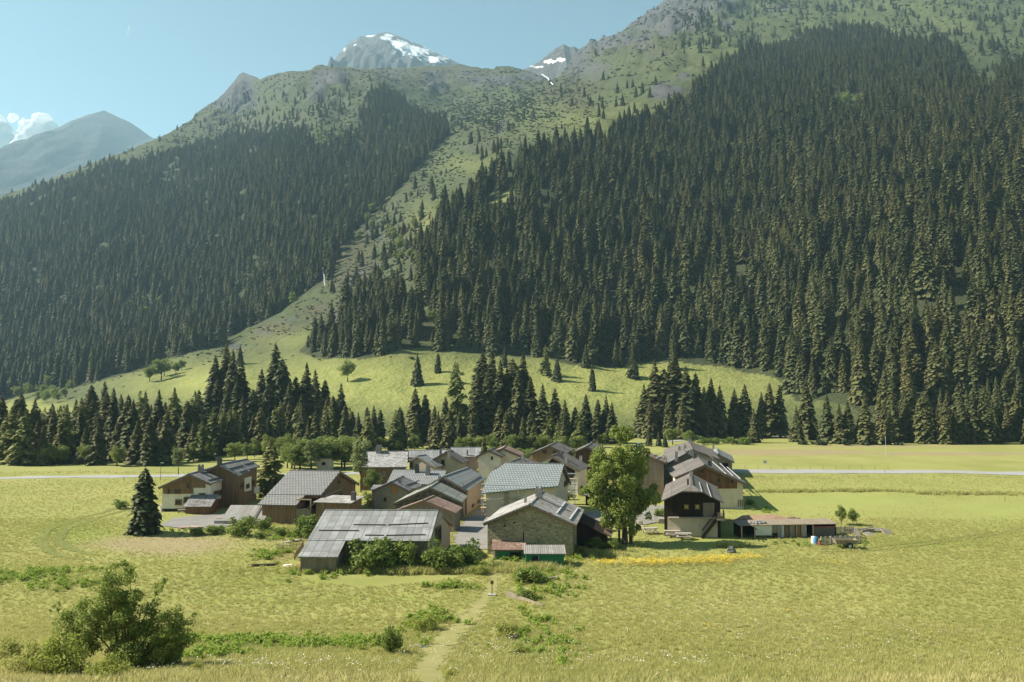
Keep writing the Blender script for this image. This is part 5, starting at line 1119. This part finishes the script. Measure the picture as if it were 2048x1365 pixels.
h = House('house', 'house with pale timber gable and brown sheet roof at the centre back of the village', HP['brown_back'], M['woodlight'], M['brownmetal']); h.win('F', 1085, 900, 1094, 908, 'wood').win('F', 1106, 900, 1113, 908, 'wood'); h.chim(1128, 899, 893, 4)
h = House('house', 'brown-grey roofed house with white walls between the tiled house and the leafy giant', HP['slab_back'], M['white'], M['brownmetal']); h.chim(1132.8, 926, 913, 4.5).chim(1162, 924, 914, 5).chim(1120, 914, 905, 9, 'chimdark'); h.win('F', 1096, 964, 1101, 972, 'frame').win('F', 1118, 948, 1124, 956, 'wood', 'dark').win('F', 1130, 965, 1136, 974, 'frame'); h.panel('timber_gable', 'F', [(1090, 932), (1107, 914), (1150, 942), (1150, 962), (1090, 962)], 'wooddark', .06)
h = House('house', 'narrow pale gable house wedged between ragged spruce and the reddish roof', (-3.9, 157, 8, 7, 6.3, .45, 2.6, 2.6, 2.6, 2.6), M['white'], M['brownmetal']); h.win('F', 982, 913, 986, 920, 'wood', 'dark')
h = House('house', 'low house with a brown-grey sheet roof directly behind the tiled house ridge', (1.2, 143, 14, 8, 5.6, .42, 3.2, 3.2, 3.4, 3.4), M['pale'], M['brownmetal']); h.chim(1046, 921, 911, 5)
h = House('house', 'dark timber gable house right behind the top left of the leafy giant', HP['dark_back'], M['woodred'], M['brownmetal']); h.win('F', 1176, 900, 1184, 906.5, 'wood', 'dark')

# ---------------------------------------------------------------- sheds and huts
def shed(name, label, u, v, w, d, hf, hb, wall, roof, rz=0., ov=.2, cat='shed', slope='y', parts=None):
    """A hut with a single-pitch roof; (u, v) is the foot of its front middle."""
    p = gp(u, v); t = empty(name, p, R(rz), label, cat); mb = MB()
    z = (lambda x, y: hf + (hb - hf) * y / d) if slope == 'y' else (lambda x, y: hf + (hb - hf) * (x + w / 2) / w)
    a, b = -w / 2, w / 2; c = [(a, 0), (b, 0), (b, d), (a, d)]
    for i in range(4):
        (x0, y0), (x1, y1) = c[i], c[(i + 1) % 4]; mb.poly([(x0, y0, -.4), (x1, y1, -.4), (x1, y1, z(x1, y1)), (x0, y0, z(x0, y0))])
    mb.build('wall', M[wall], t); rb = MB(); q = [(a - ov, -ov), (b + ov, -ov), (b + ov, d + ov), (a - ov, d + ov)]
    rb.slab([(x, y, z(x, y) + .09) for x, y in q], (0, 0, -.085)); rb.build('roof', M[roof], t); return t
def face(t, name, x0, z0, x1, z1, mat, y=-.003, th=.05):
    mb = MB(); mb.box(x0, y - th, z0, x1, y, z1); return mb.build(name, M[mat], t)
t = shed('hut', 'tiny green hut with grey ribbed roof and dark doorway at the path head', 1090, 1133, 3.9, 2.1, 1.25, 1.6, 'green', 'ribbed', cat='hut'); face(t, 'door', -1.3, 0, -.7, 1.0, 'dark'); face(t, 'door_post', -.68, 0, -.6, 1.15, 'greywood', th=.08)
t = shed('hut', 'small open hut with an orange-rusted sheet roof against the stone barn', 1018, 1119, 3.3, 2.4, 1.0, 1.55, 'woodgrey', 'rust', cat='hut'); face(t, 'front_board', -1.3, 0, 1.5, .8, 'green'); face(t, 'opening', .1, .1, 1.3, .75, 'dark', -.06, .02)
mb = MB(); mb.box(-1.65, -.2, -.1, -1.5, -.1, 1.05); mb.build('post', M['white'], t); mb = MB(); mb.slab([(-1.7, 2.45, 1.5), (1.65, 2.45, 1.5), (1.65, 2.45, 1.95), (-1.7, 2.45, 2.1)], (0, .08, 0)); mb.build('back_board', M['steel'], t)
t = shed('lean_to', 'black timber lean-to sloping off the right wall of the stone barn', 1182, 1096, 3.2, 5.5, 3.0, 1.5, 'wooddark', 'wooddark', -10, .3, cat='lean-to', slope='x')
mb = MB(); mb.box(.9, -.25, 1.75, 1.85, 3, 1.95, Matrix.Rotation(R(25), 4, 'Y') @ Matrix.Translation((-.3, 0, .35))); mb.build('tile_strip', M['rust'], t)
t = shed('lean_to', 'slate-roofed timber annexe in front of the pale plastered gable house', 395, 1029, 3.5, 2.6, 1.15, 2.3, 'woodred', 'slate', 0, .25, cat='lean-to')
t = shed('garage', 'low lean-to with a bright ribbed tin roof beside the brown timber house', 485, 1049, 5.4, 3.4, .45, 1.85, 'concrete', 'ribbed', 0, .15, cat='shed')
mb = MB(); mb.box(1.4, -.22, .6, 1.5, 3.5, .72, Matrix.Rotation(math.atan(1.4 / 3.4), 4, 'X')); mb.build('ridge_strip', M['bar'], t)
t = shed('hut', 'timber hut with rust-striped gable roof tucked behind the pale metal barn', 665, 1052, 4.8, 4.0, 3.0, 3.3, 'wood', 'rusty', -12, .3, cat='hut'); 
mb = MB(); mb.slab([(-4.6, -.3, 1.5), (-2.35, -.3, 3.03), (-2.35, 4.2, 3.2), (-4.6, 4.2, 1.7)], (0, 0, -.08)); mb.build('side_roof', M['rust'], t); mb = MB(); mb.box(2.0, 1.2, 2.8, 2.55, 1.75, 4.3); mb.build('chimney', M['chimdark'], t)
t = shed('turret', 'small pale stone turret with a little roof poking up behind the timber house ridge', 648, 942, 3.2, 2.2, 2.6, 2.0, 'pale', 'metal2', 0, .25, cat='outbuilding'); face(t, 'opening', -.5, 1.2, .3, 1.9, 'dark')
t = shed('shed', 'dark board shed with tilted roof below the white-walled house, left of the leafy giant', 1188, 1012, 2.6, 2.6, 1.6, 2.3, 'wooddark', 'brownmetal', -10, .3)
t = shed('shed', 'tall grey slatted shed behind the right side of the leafy giant', 1312, 985, 2.0, 3.2, 3.0, 3.2, 'woodgrey', 'darkmetal', -10, .3)
t = shed('shed', 'small board shed with a slate top left of the orange-shuttered house', 752, 1020, 1.3, 2.4, 3.0, 3.3, 'woodgrey', 'slate', 0, .2)
# long patched shed on the right
p = gp(1482, 1077); q = gp(1672, 1075); Lw = (q - p).length
t = empty('shed', p, math.atan2(q.y - p.y, q.x - p.x), 'long patchwork shed of boards and white tarpaulin on the right meadow', 'shed'); d_ = 2.2; hh = 1.5
mb = MB(); mb.poly([(0, d_, -.3), (0, d_, hh + .1), (Lw, d_, hh + .1), (Lw, d_, -.3)]); mb.poly([(Lw, 0, -.3), (Lw, d_, -.3), (Lw, d_, hh), (Lw, 0, hh)]); mb.poly([(0, 0, -.3), (0, 0, hh), (0, d_, hh), (0, d_, -.3)]); mb.build('wall', M['wooddark'], t)
mb = MB(); mb.slab([(-.3, -.25, hh + .02), (Lw + .2, -.25, hh - .05), (Lw + .2, d_ + .2, hh + .2), (-.3, d_ + .2, hh + .2)], (0, 0, .06)); mb.build('roof', M['woodgrey'], t)
k = Lw / 190.; fx = lambda u: (u - 1482) * k
for u0, u1, z0, z1, m_, nm in ((1543, 1563, .05, 1.48, 'woodgrey', 'board_panel'), (1555, 1568, .0, 1.46, 'steel', 'board_panel'), (1569, 1577, 0, 1.45, 'beam', 'door'), (1578, 1590, 0, 1.44, 'woodgrey', 'board_panel'), (1592, 1601, 0, 1.44, 'wood', 'door'), (1602, 1613, 0, 1.43, 'greywood', 'board_panel'), (1626, 1670, 0, 1.1, 'bar', 'board_panel'), (1626, 1672, 1.1, 1.22, 'red', 'board_panel'), (1544, 1554, 0, .55, 'dark', 'opening')):
    mb = MB(); y = -.03 if nm != 'opening' else -.09; mb.box(fx(u0), y - .04, z0, fx(u1) - .04, y, z1); o = mb.build(nm, M[m_], t)
mb = MB(); mb.slab([(fx(1502), -.06, 1.48), (fx(1520), -.1, .85), (fx(1542), -.06, .25), (fx(1543), -.06, 1.48)], (0, -.04, 0)); mb.build('tarpaulin', M['tarp'], t)
mb = MB(); mb.slab([(fx(1508), -.02, .3), (fx(1542), -.02, .25), (fx(1542), -.02, 1.0), (fx(1508), -.02, 1.0)], (0, -.02, 0)); mb.build('tarpaulin', M['tarp'], t)
for u in (1482, 1508, 1591, 1601.5, 1624): mb = MB(); mb.box(fx(u), -.14, -.2, fx(u) + .12, -.04, 1.5); mb.build('post', M['lightbeam'], t)
mb = MB()
for i in range(16): x = fx(1500 + i * 2.2); s_ = rnd.uniform(.12, .3); mb.box(x, rnd.uniform(0, 1), hh + .1, x + s_, rnd.uniform(1, 1.4), hh + .1 + s_, Matrix.Rotation(rnd.uniform(-.05, .05), 4, 'X'))
mb.build('roof_weight', M['rock'], t)

# ---------------------------------------------------------------- things standing about
def scaffold(u, v, w, d, h, label, rz=0, lv=3):
    p = gp(u, v); t = empty('scaffolding', p, R(rz), label, 'scaffolding'); mb = MB()
    for x in np.linspace(-w / 2, w / 2, 3):
        for y in (0, d): mb.tube([(x, y, -.1), (x, y, h)], .035, 6)
    mb.build('upright', M['steel'], t); mb = MB()
    for z in np.linspace(h * .3, h * .97, lv):
        for y in (0, d): mb.tube([(-w / 2 - .2, y, z + .5), (w / 2 + .2, y, z + .5)], .03, 6)
    mb.tube([(-w / 2, 0, .2), (w / 2, 0, h * .6)], .03, 6); mb.build('rail', M['steel'], t)
    for z in np.linspace(h * .3, h * .9, lv): mb = MB(); mb.box(-w / 2 - .3, .05, z, w / 2 + .3, d - .05, z + .06); mb.build('deck', M['lightbeam'], t)
scaffold(1000, 1036, 5.2, .9, 4.2, 'scaffolding tower before the front wall of the tiled house', -12)
scaffold(1128, 1010, 3.2, .9, 4.4, 'scaffolding tower at the right gable of the tiled house', -12, 4)
def post(name, label, u, v, h, r, mat, parts=(), cat='post', group=None):
    p = gp(u, v); t = empty(name, p, 0, label, cat, group); mb = MB(); mb.tube([(0, 0, -.3), (0, 0, h)], [r, r * .8], 8); mb.build('pole', M[mat], t)
    for nm, bx, m_ in parts: mb = MB(); mb.box(*bx); mb.build(nm, M[m_], t)
    return t
post('signpost', 'short wooden signpost on a stone foot beside the path bend', 984, 1192, 1.15, .05, 'beam', [('sign', (-.14, -.06, 1.0, .14, .05, 1.3), 'beam'), ('foot', (-.34, -.25, -.1, .34, .25, .14), 'concrete')], 'signpost')
post('lamp_post', 'thin lamp post by the road left of the pale house', 321, 961, 3.4, .05, 'bar', [('lamp_head', (-.05, -.1, 3.3, .55, .1, 3.45), 'steel')], 'lamp post')
post('road_sign', 'small blue-grey road sign beside the road right of the village', 1530, 941, 2.1, .05, 'steel', [('sign_plate', (-.35, -.08, 1.5, .35, -.05, 2.15), 'steel')], 'road sign')
post('snow_pole', 'tall thin pale marker pole on the far right meadow', 1772, 918, 5.6, .06, 'steel', [('collar', (-.08, -.08, 4.4, .08, .08, 4.6), 'bar')], 'pole')
post('pole', 'thin rusty pole standing before the gable of the pale metal barn', 884.5, 1090, 4.4, .07, 'bar', cat='pole')
for i, u in enumerate(range(1490, 1800, 26)): post('fence_post', 'short wooden fence post along the far side of the road', u, 939.5, .95, .045, 'beam', cat='fence post', group='fence posts along the road')
for u, v in ((1822, 983), (1770, 946), (2010, 1004), (248, 963)): post('fence_post', {1822: 'lone stake at the right end of the tall grass strip', 1770: 'short stake beside the road in the right meadow', 2010: 'lone stake near the right frame edge', 248: 'small stake beside the road in the left meadow'}[u], u, v, .9, .05, 'beam', cat='stake')
def picnic(u, v, label, rz=0, w=1.9):
    t = empty('picnic_table', gp(u, v), R(rz), label, 'table'); mb = MB(); mb.box(-w / 2, -.4, .68, w / 2, .4, .75); mb.build('tabletop', M['greywood'], t)
    for y in (-.75, .75): mb = MB(); mb.box(-w / 2, y - .14, .4, w / 2, y + .14, .45); mb.build('seat', M['greywood'], t)
    for x in (-w * .35, w * .35):
        mb = MB(); mb.bar((x, -.8, 0), (x, -.25, .68), .09); mb.bar((x, .8, 0), (x, .25, .68), .09); mb.bar((x, -.8, .38), (x, .8, .38), .08); mb.build('leg', M['greywood'], t)
picnic(1300, 1068, 'dark picnic table on the lawn between leafy giant and chalet', 8); picnic(1345, 1074, 'pale picnic table close before the chalet wall, left one', -4); picnic(1367, 1079, 'pale picnic table before the chalet, right and nearer one', -4)
t = empty('lumber_stack', gp(1330, 1048), R(-10), 'pale stacked timber against the left side of the chalet', 'lumber stack')
for i in range(3): mb = MB(); [mb.box(-1.0 + .1 * i, .22 * j, .22 * i, .9 + .1 * j, .2 + .22 * j, .2 + .22 * i) for j in range(4)]; mb.build('layer', M['greywood'], t)
t = empty('chair', gp(1283, 1058), R(20), 'small pale garden seat right of the leafy giant trunks', 'seat'); mb = MB(); mb.box(-.35, -.25, .38, .35, .25, .44); mb.build('seat', M['white'], t); mb = MB(); mb.box(-.35, .2, .44, .35, .25, .95); mb.build('backrest', M['white'], t)
for x in (-.3, .3):
    for y in (-.2, .2): mb = MB(); mb.box(x - .03, y - .03, 0, x + .03, y + .03, .38); mb.build('leg', M['white'], t)
def boulder(u, v, s, label, mat='rock', z=.6):
    bm = bmesh.new(); bmesh.ops.create_icosphere(bm, subdivisions=3, radius=1); g = np.random.default_rng(int(u)); o = g.random(3) * 9
    for q in bm.verts:
        k = 1 + .35 * float(perlin(q.co.x * 1.3 + o[0], q.co.y * 1.3 + q.co.z * 1.7, 4)); q.co = Vector((q.co.x * s[0], q.co.y * s[1], q.co.z * s[2])) * k
    me = bpy.data.meshes.new('boulder'); bm.to_mesh(me); bm.free(); p = gp(u, v); p.z += s[2] * .3; return tag(link('boulder', me, M[mat], loc=p), label, 'boulder')
boulder(1463, 1106, (.5, .35, .6), 'grey pointed boulder in the grass below the leafy giant shadow'); boulder(905, 1128, (.5, .4, .5), 'pale stone among the bushes before the metal barn'); boulder(838, 1294, (.55, .35, .12), 'flat pale stone slab beside the path on the bank')
t = tag(boulder(1535, 1045, (4.6, 2.2, .75), 'heap of reddish earth behind the long patchwork shed', 'rock'), cat='earth heap'); t.name = 'earth_heap'; t.data.materials.clear(); t.data.materials.append(plain('red_earth', (.27, .18, .12), .95, .1, .35, 2))
# garden of pallets, barrels, trailer
def pallet(name, label, loc, rz, tilt, group=None, w=1.2, h=.95):
    t = empty(name, loc, 0, label, 'pallet', group); t.rotation_euler = (tilt, 0, rz); mb = MB()
    for i in range(6): mb.box(-w / 2, -.02, i * h / 6, w / 2, .0, i * h / 6 + h / 9)
    mb.build('slats', M['greywood'], t); mb = MB()
    for x in (-w / 2, -.05, w / 2 - .1): mb.box(x, .0, 0, x + .1, .1, h)
    mb.build('bearers', M['greywood'], t)
A_, B_, C_, D_ = gp(1641, 1090), gp(1722, 1087), gp(1708, 1068), gp(1634, 1069)
for (a, b, nn, dk) in ((A_, B_, 4, 'front'), (B_, C_, 3, 'right'), (C_, D_, 4, 'back')):
    for i in range(nn): p = a.lerp(b, (i + .5) / nn); e = b - a; pallet('pallet', 'grey upright pallet in the %s side of the pallet garden fence' % dk, p, math.atan2(e.y, e.x) % PI, rnd.uniform(-.1, .12), 'pallet fence')
for i, (u, v, lab) in enumerate(((1745, 1072, 'grey pallet lying in the heap right of the pallet garden, lower one'), (1738, 1066, 'grey pallet lying in the heap right of the pallet garden, upper one'), (1778, 1070, 'brown pallet leaning alone at the far right of the heap'))): pallet('pallet', lab, gp(u, v), rnd.uniform(0, 1), R(-70 if i < 2 else -45))
t = empty('log_pile', gp(1728, 1066), 0, 'pile of pale poles and branches behind the pallet garden', 'log pile'); mb = MB()
for i in range(14): a = rnd.uniform(-.4, .4); x = rnd.uniform(-1.8, 1.8); z = .1 + .09 * (i % 5); mb.tube([(x - 1.3 * math.cos(a), -1.3 * math.sin(a), z), (x + 1.3 * math.cos(a), 1.3 * math.sin(a), z + rnd.uniform(0, .3))], .07, 6)
mb.build('poles', M['greywood'], t)
def barrel(u, v, r, h, mat, label):
    t = empty('barrel', gp(u, v), 0, label, 'barrel'); mb = MB(); mb.tube([(0, 0, 0), (0, 0, h * .1), (0, 0, h * .5), (0, 0, h * .9), (0, 0, h)], [r * .95, r, r * 1.05, r, r * .9], 14); mb.build('body', M[mat], t)
    mb = MB(); mb.tube([(0, 0, h), (0, 0, h + .05)], r * .8, 14); mb.build('lid', M['dark' if mat == 'red' else mat], t)
barrel(1632, 1090, .26, .85, 'blue', 'blue plastic barrel at the corner of the pallet garden'); barrel(1627, 1088, .26, .8, 'white', 'pale plastic barrel left of the blue one'); barrel(1640, 1092, .24, .5, 'red', 'small red tub at the corner of the pallet garden')
t = empty('trailer', gp(1690, 1097), R(-4), 'small grey two-wheeled cart before the pallet garden', 'trailer'); mb = MB(); mb.box(-1.1, -.55, .55, 1.1, .55, .62); mb.slab([(-1.1, -.55, .62), (1.1, -.55, .62), (1.25, -.7, 1.05), (-1.25, -.7, 1.05)], (0, .04, 0)); mb.slab([(-1.1, .55, .62), (1.1, .55, .62), (1.25, .7, 1.05), (-1.25, .7, 1.05)], (0, -.04, 0)); mb.slab([(-1.1, -.55, .62), (-1.1, .55, .62), (-1.25, .7, 1.05), (-1.25, -.7, 1.05)], (.04, 0, 0)); mb.slab([(1.1, -.55, .62), (1.1, .55, .62), (1.25, .7, 1.05), (1.25, -.7, 1.05)], (-.04, 0, 0)); mb.build('body', M['woodgrey'], t)
for y in (-.68, .62): mb = MB(); mb.tube([(.35, y, .36), (.35, y + .1, .36)], .36, 16); w_ = mb.build('wheel', M['tyre'], t); mb = MB(); mb.tube([(.35, y - .02, .36), (.35, y + .12, .36)], .18, 12); mb.build('rim', M['steel'], w_)
mb = MB(); mb.bar((-1.1, 0, .55), (-2.1, 0, .3), .07); mb.build('drawbar', M['bar'], t)
# the vegetable plot at the left of the metal barn
def plot():
    P = G2([(535, 1128), (585, 1128), (603, 1106), (565, 1102), (542, 1110)]); mb = MB(); c = sum(P, Vector()) / 5
    for i in range(5): a, b = P[i], P[(i + 1) % 5]; mb.poly([(c.x, c.y, .16), (a.x, a.y, .09), (b.x, b.y, .09)])
    tag(mb.build('soil', plain('garden_soil', (.27, .22, .15), .95, .1, .3, 4)), kind='structure')
    def fence(px, lab):
        t = empty('stick_fence', gp(*px[0]), 0, lab, 'fence'); o = t.location; st = MB(); rl = MB()
        for a, b in zip(px, px[1:]):
            A, B = gp(*a) - o, gp(*b) - o; k = max(2, int((B - A).length / .16)); rl.bar(A + Vector((0, 0, .5)), B + Vector((0, 0, .5)), .05)
            for i in range(k): q = A.lerp(B, i / k); st.tube([q + Vector((0, 0, -.1)), q + Vector((rnd.uniform(-.04, .04), 0, rnd.uniform(.55, .85)))], .03, 5)
        st.build('sticks', M['woodgrey'], t); rl.build('rail', M['woodgrey'], t)
    fence([(552, 1099), (575, 1101), (607, 1096)], 'low stick fence along the back of the vegetable plot'); fence([(607, 1096), (594, 1112), (588, 1122)], 'low stick fence between vegetable plot and metal roof')
plot()
def boards(name, label, u, v, n, L, rz, mat, cat='plank pile', dz=.07):
    t = empty(name, gp(u, v), R(rz), label, cat)
    for i in range(n): mb = MB(); a = rnd.uniform(-.15, .15); mb.box(-L / 2, -.12, 0, L / 2, .12, .05, Matrix.Translation((rnd.uniform(-.2, .2), (i % 3 - 1) * .27, .03 + dz * (i // 3 + (i % 2) * .3))) @ Matrix.Rotation(a, 4, 'Z')); mb.build('plank', mat, t)
boards('plank_pile', 'loose boards and dark sheeting heaped before the black lean-to of the stone barn', 1165, 1096, 7, 2.2, 35, M['woodlight'])
boards('plank_pile', 'weathered boards leaning by the lower corner of the metal roof', 603, 1132, 6, 1.6, 70, M['woodlight']); boards('plank_pile', 'grey planks lying in the garden below the timber house', 584, 1084, 5, 2.6, 55, M['greywood']); boards('plank_pile', 'dark tarred boards at the left of the vegetable plot', 528, 1131, 5, 2.2, 10, M['wooddark'])
boards('plank_pile', 'pinkish boards heaped along the edge of the gravel yard', 382, 1057, 9, 2.8, 6, plain('pink_boards', (.45, .33, .28), .9)); boards('plank_pile', 'stacked planks standing behind the gravel yard wall', 445, 1038, 6, 1.8, 25, M['greywood'])
t = boulder(577, 1134, (.55, .35, .2), 'crumpled white plastic sheet beside the dark boards', 'white'); t.name = 'plastic_sheet'; t['category'] = 'sheet'
mb = MB(); a, b = gp(1012, 1193), gp(1085, 1214); mb.slab([a, b, b + Vector((0, 0, .12)), a + Vector((0, 0, .4))], (.1, .22, 0)); tag(mb.build('retaining_beam', M['woodgrey']), 'long weathered beam wedged in the bank right of the signpost', 'beam')
mb = MB(); a, b = gp(428, 1049), gp(525, 1050); mb.slab([a + Vector((0, 0, -.3)), b + Vector((0, 0, -.3)), b + Vector((0, 0, .55)), a + Vector((0, 0, .5))], (0, .3, 0)); tag(mb.build('low_wall', M['concrete']), 'low pale wall below the bright tin-roofed lean-to', 'wall')
t = empty('steps', gp(331, 1024), R(35), 'pale stone steps at the left corner of the plastered house', 'steps')
for i in range(5): mb = MB(); mb.box(-.6, i * .32, i * .17 - .1, .6, i * .32 + .34, i * .17 + .14); mb.build('step', M['concrete'], t)
t = empty('bench', gp(368, 1026), 0, 'low grey bench against the pale plastered house front', 'bench'); mb = MB(); mb.box(-.9, -.2, .38, .9, .2, .45); mb.build('seat', M['greywood'], t)
for x in (-.8, .8): mb = MB(); mb.box(x - .05, -.18, 0, x + .05, .18, .38); mb.build('leg', M['greywood'], t)
t = empty('ruin', gp(1066, 962), R(-10), 'broken rubble gable without a roof behind the tiled house', 'ruin'); mb = MB(); mb.slab([(-2.6, 0, -.3), (2.6, 0, -.3), (2.4, 0, 3.2), (1.4, 0, 4.2), (.5, 0, 4.0), (-.3, 0, 4.9), (-1.2, 0, 3.9), (-2.5, 0, 3.1)], (0, .6, 0)); mb.build('wall', M['stone'], t)
mb = MB(); mb.bar((-2.2, .3, 3.3), (2.5, .2, 3.8), .18); mb.bar((-2.4, .4, 3.6), (1.6, 4, 4.4), .18); mb.bar((1.2, .3, 4.3), (2.8, 3.6, 4.3), .18); mb.build('rafter', M['beam'], t)
t = empty('log_pile', gp(1098, 1160), 0, 'low heap of pale branches beside the dark bush at the path', 'log pile'); mb = MB()
for i in range(9): a = rnd.uniform(-.5, .5); mb.tube([(-.9 * math.cos(a), -.4 * math.sin(a) + rnd.uniform(-.3, .3), .06 * (i % 4)), (.9 * math.cos(a), .4 * math.sin(a), .06 * (i % 4) + .1)], .035, 5)
mb.build('branches', M['greywood'], t)
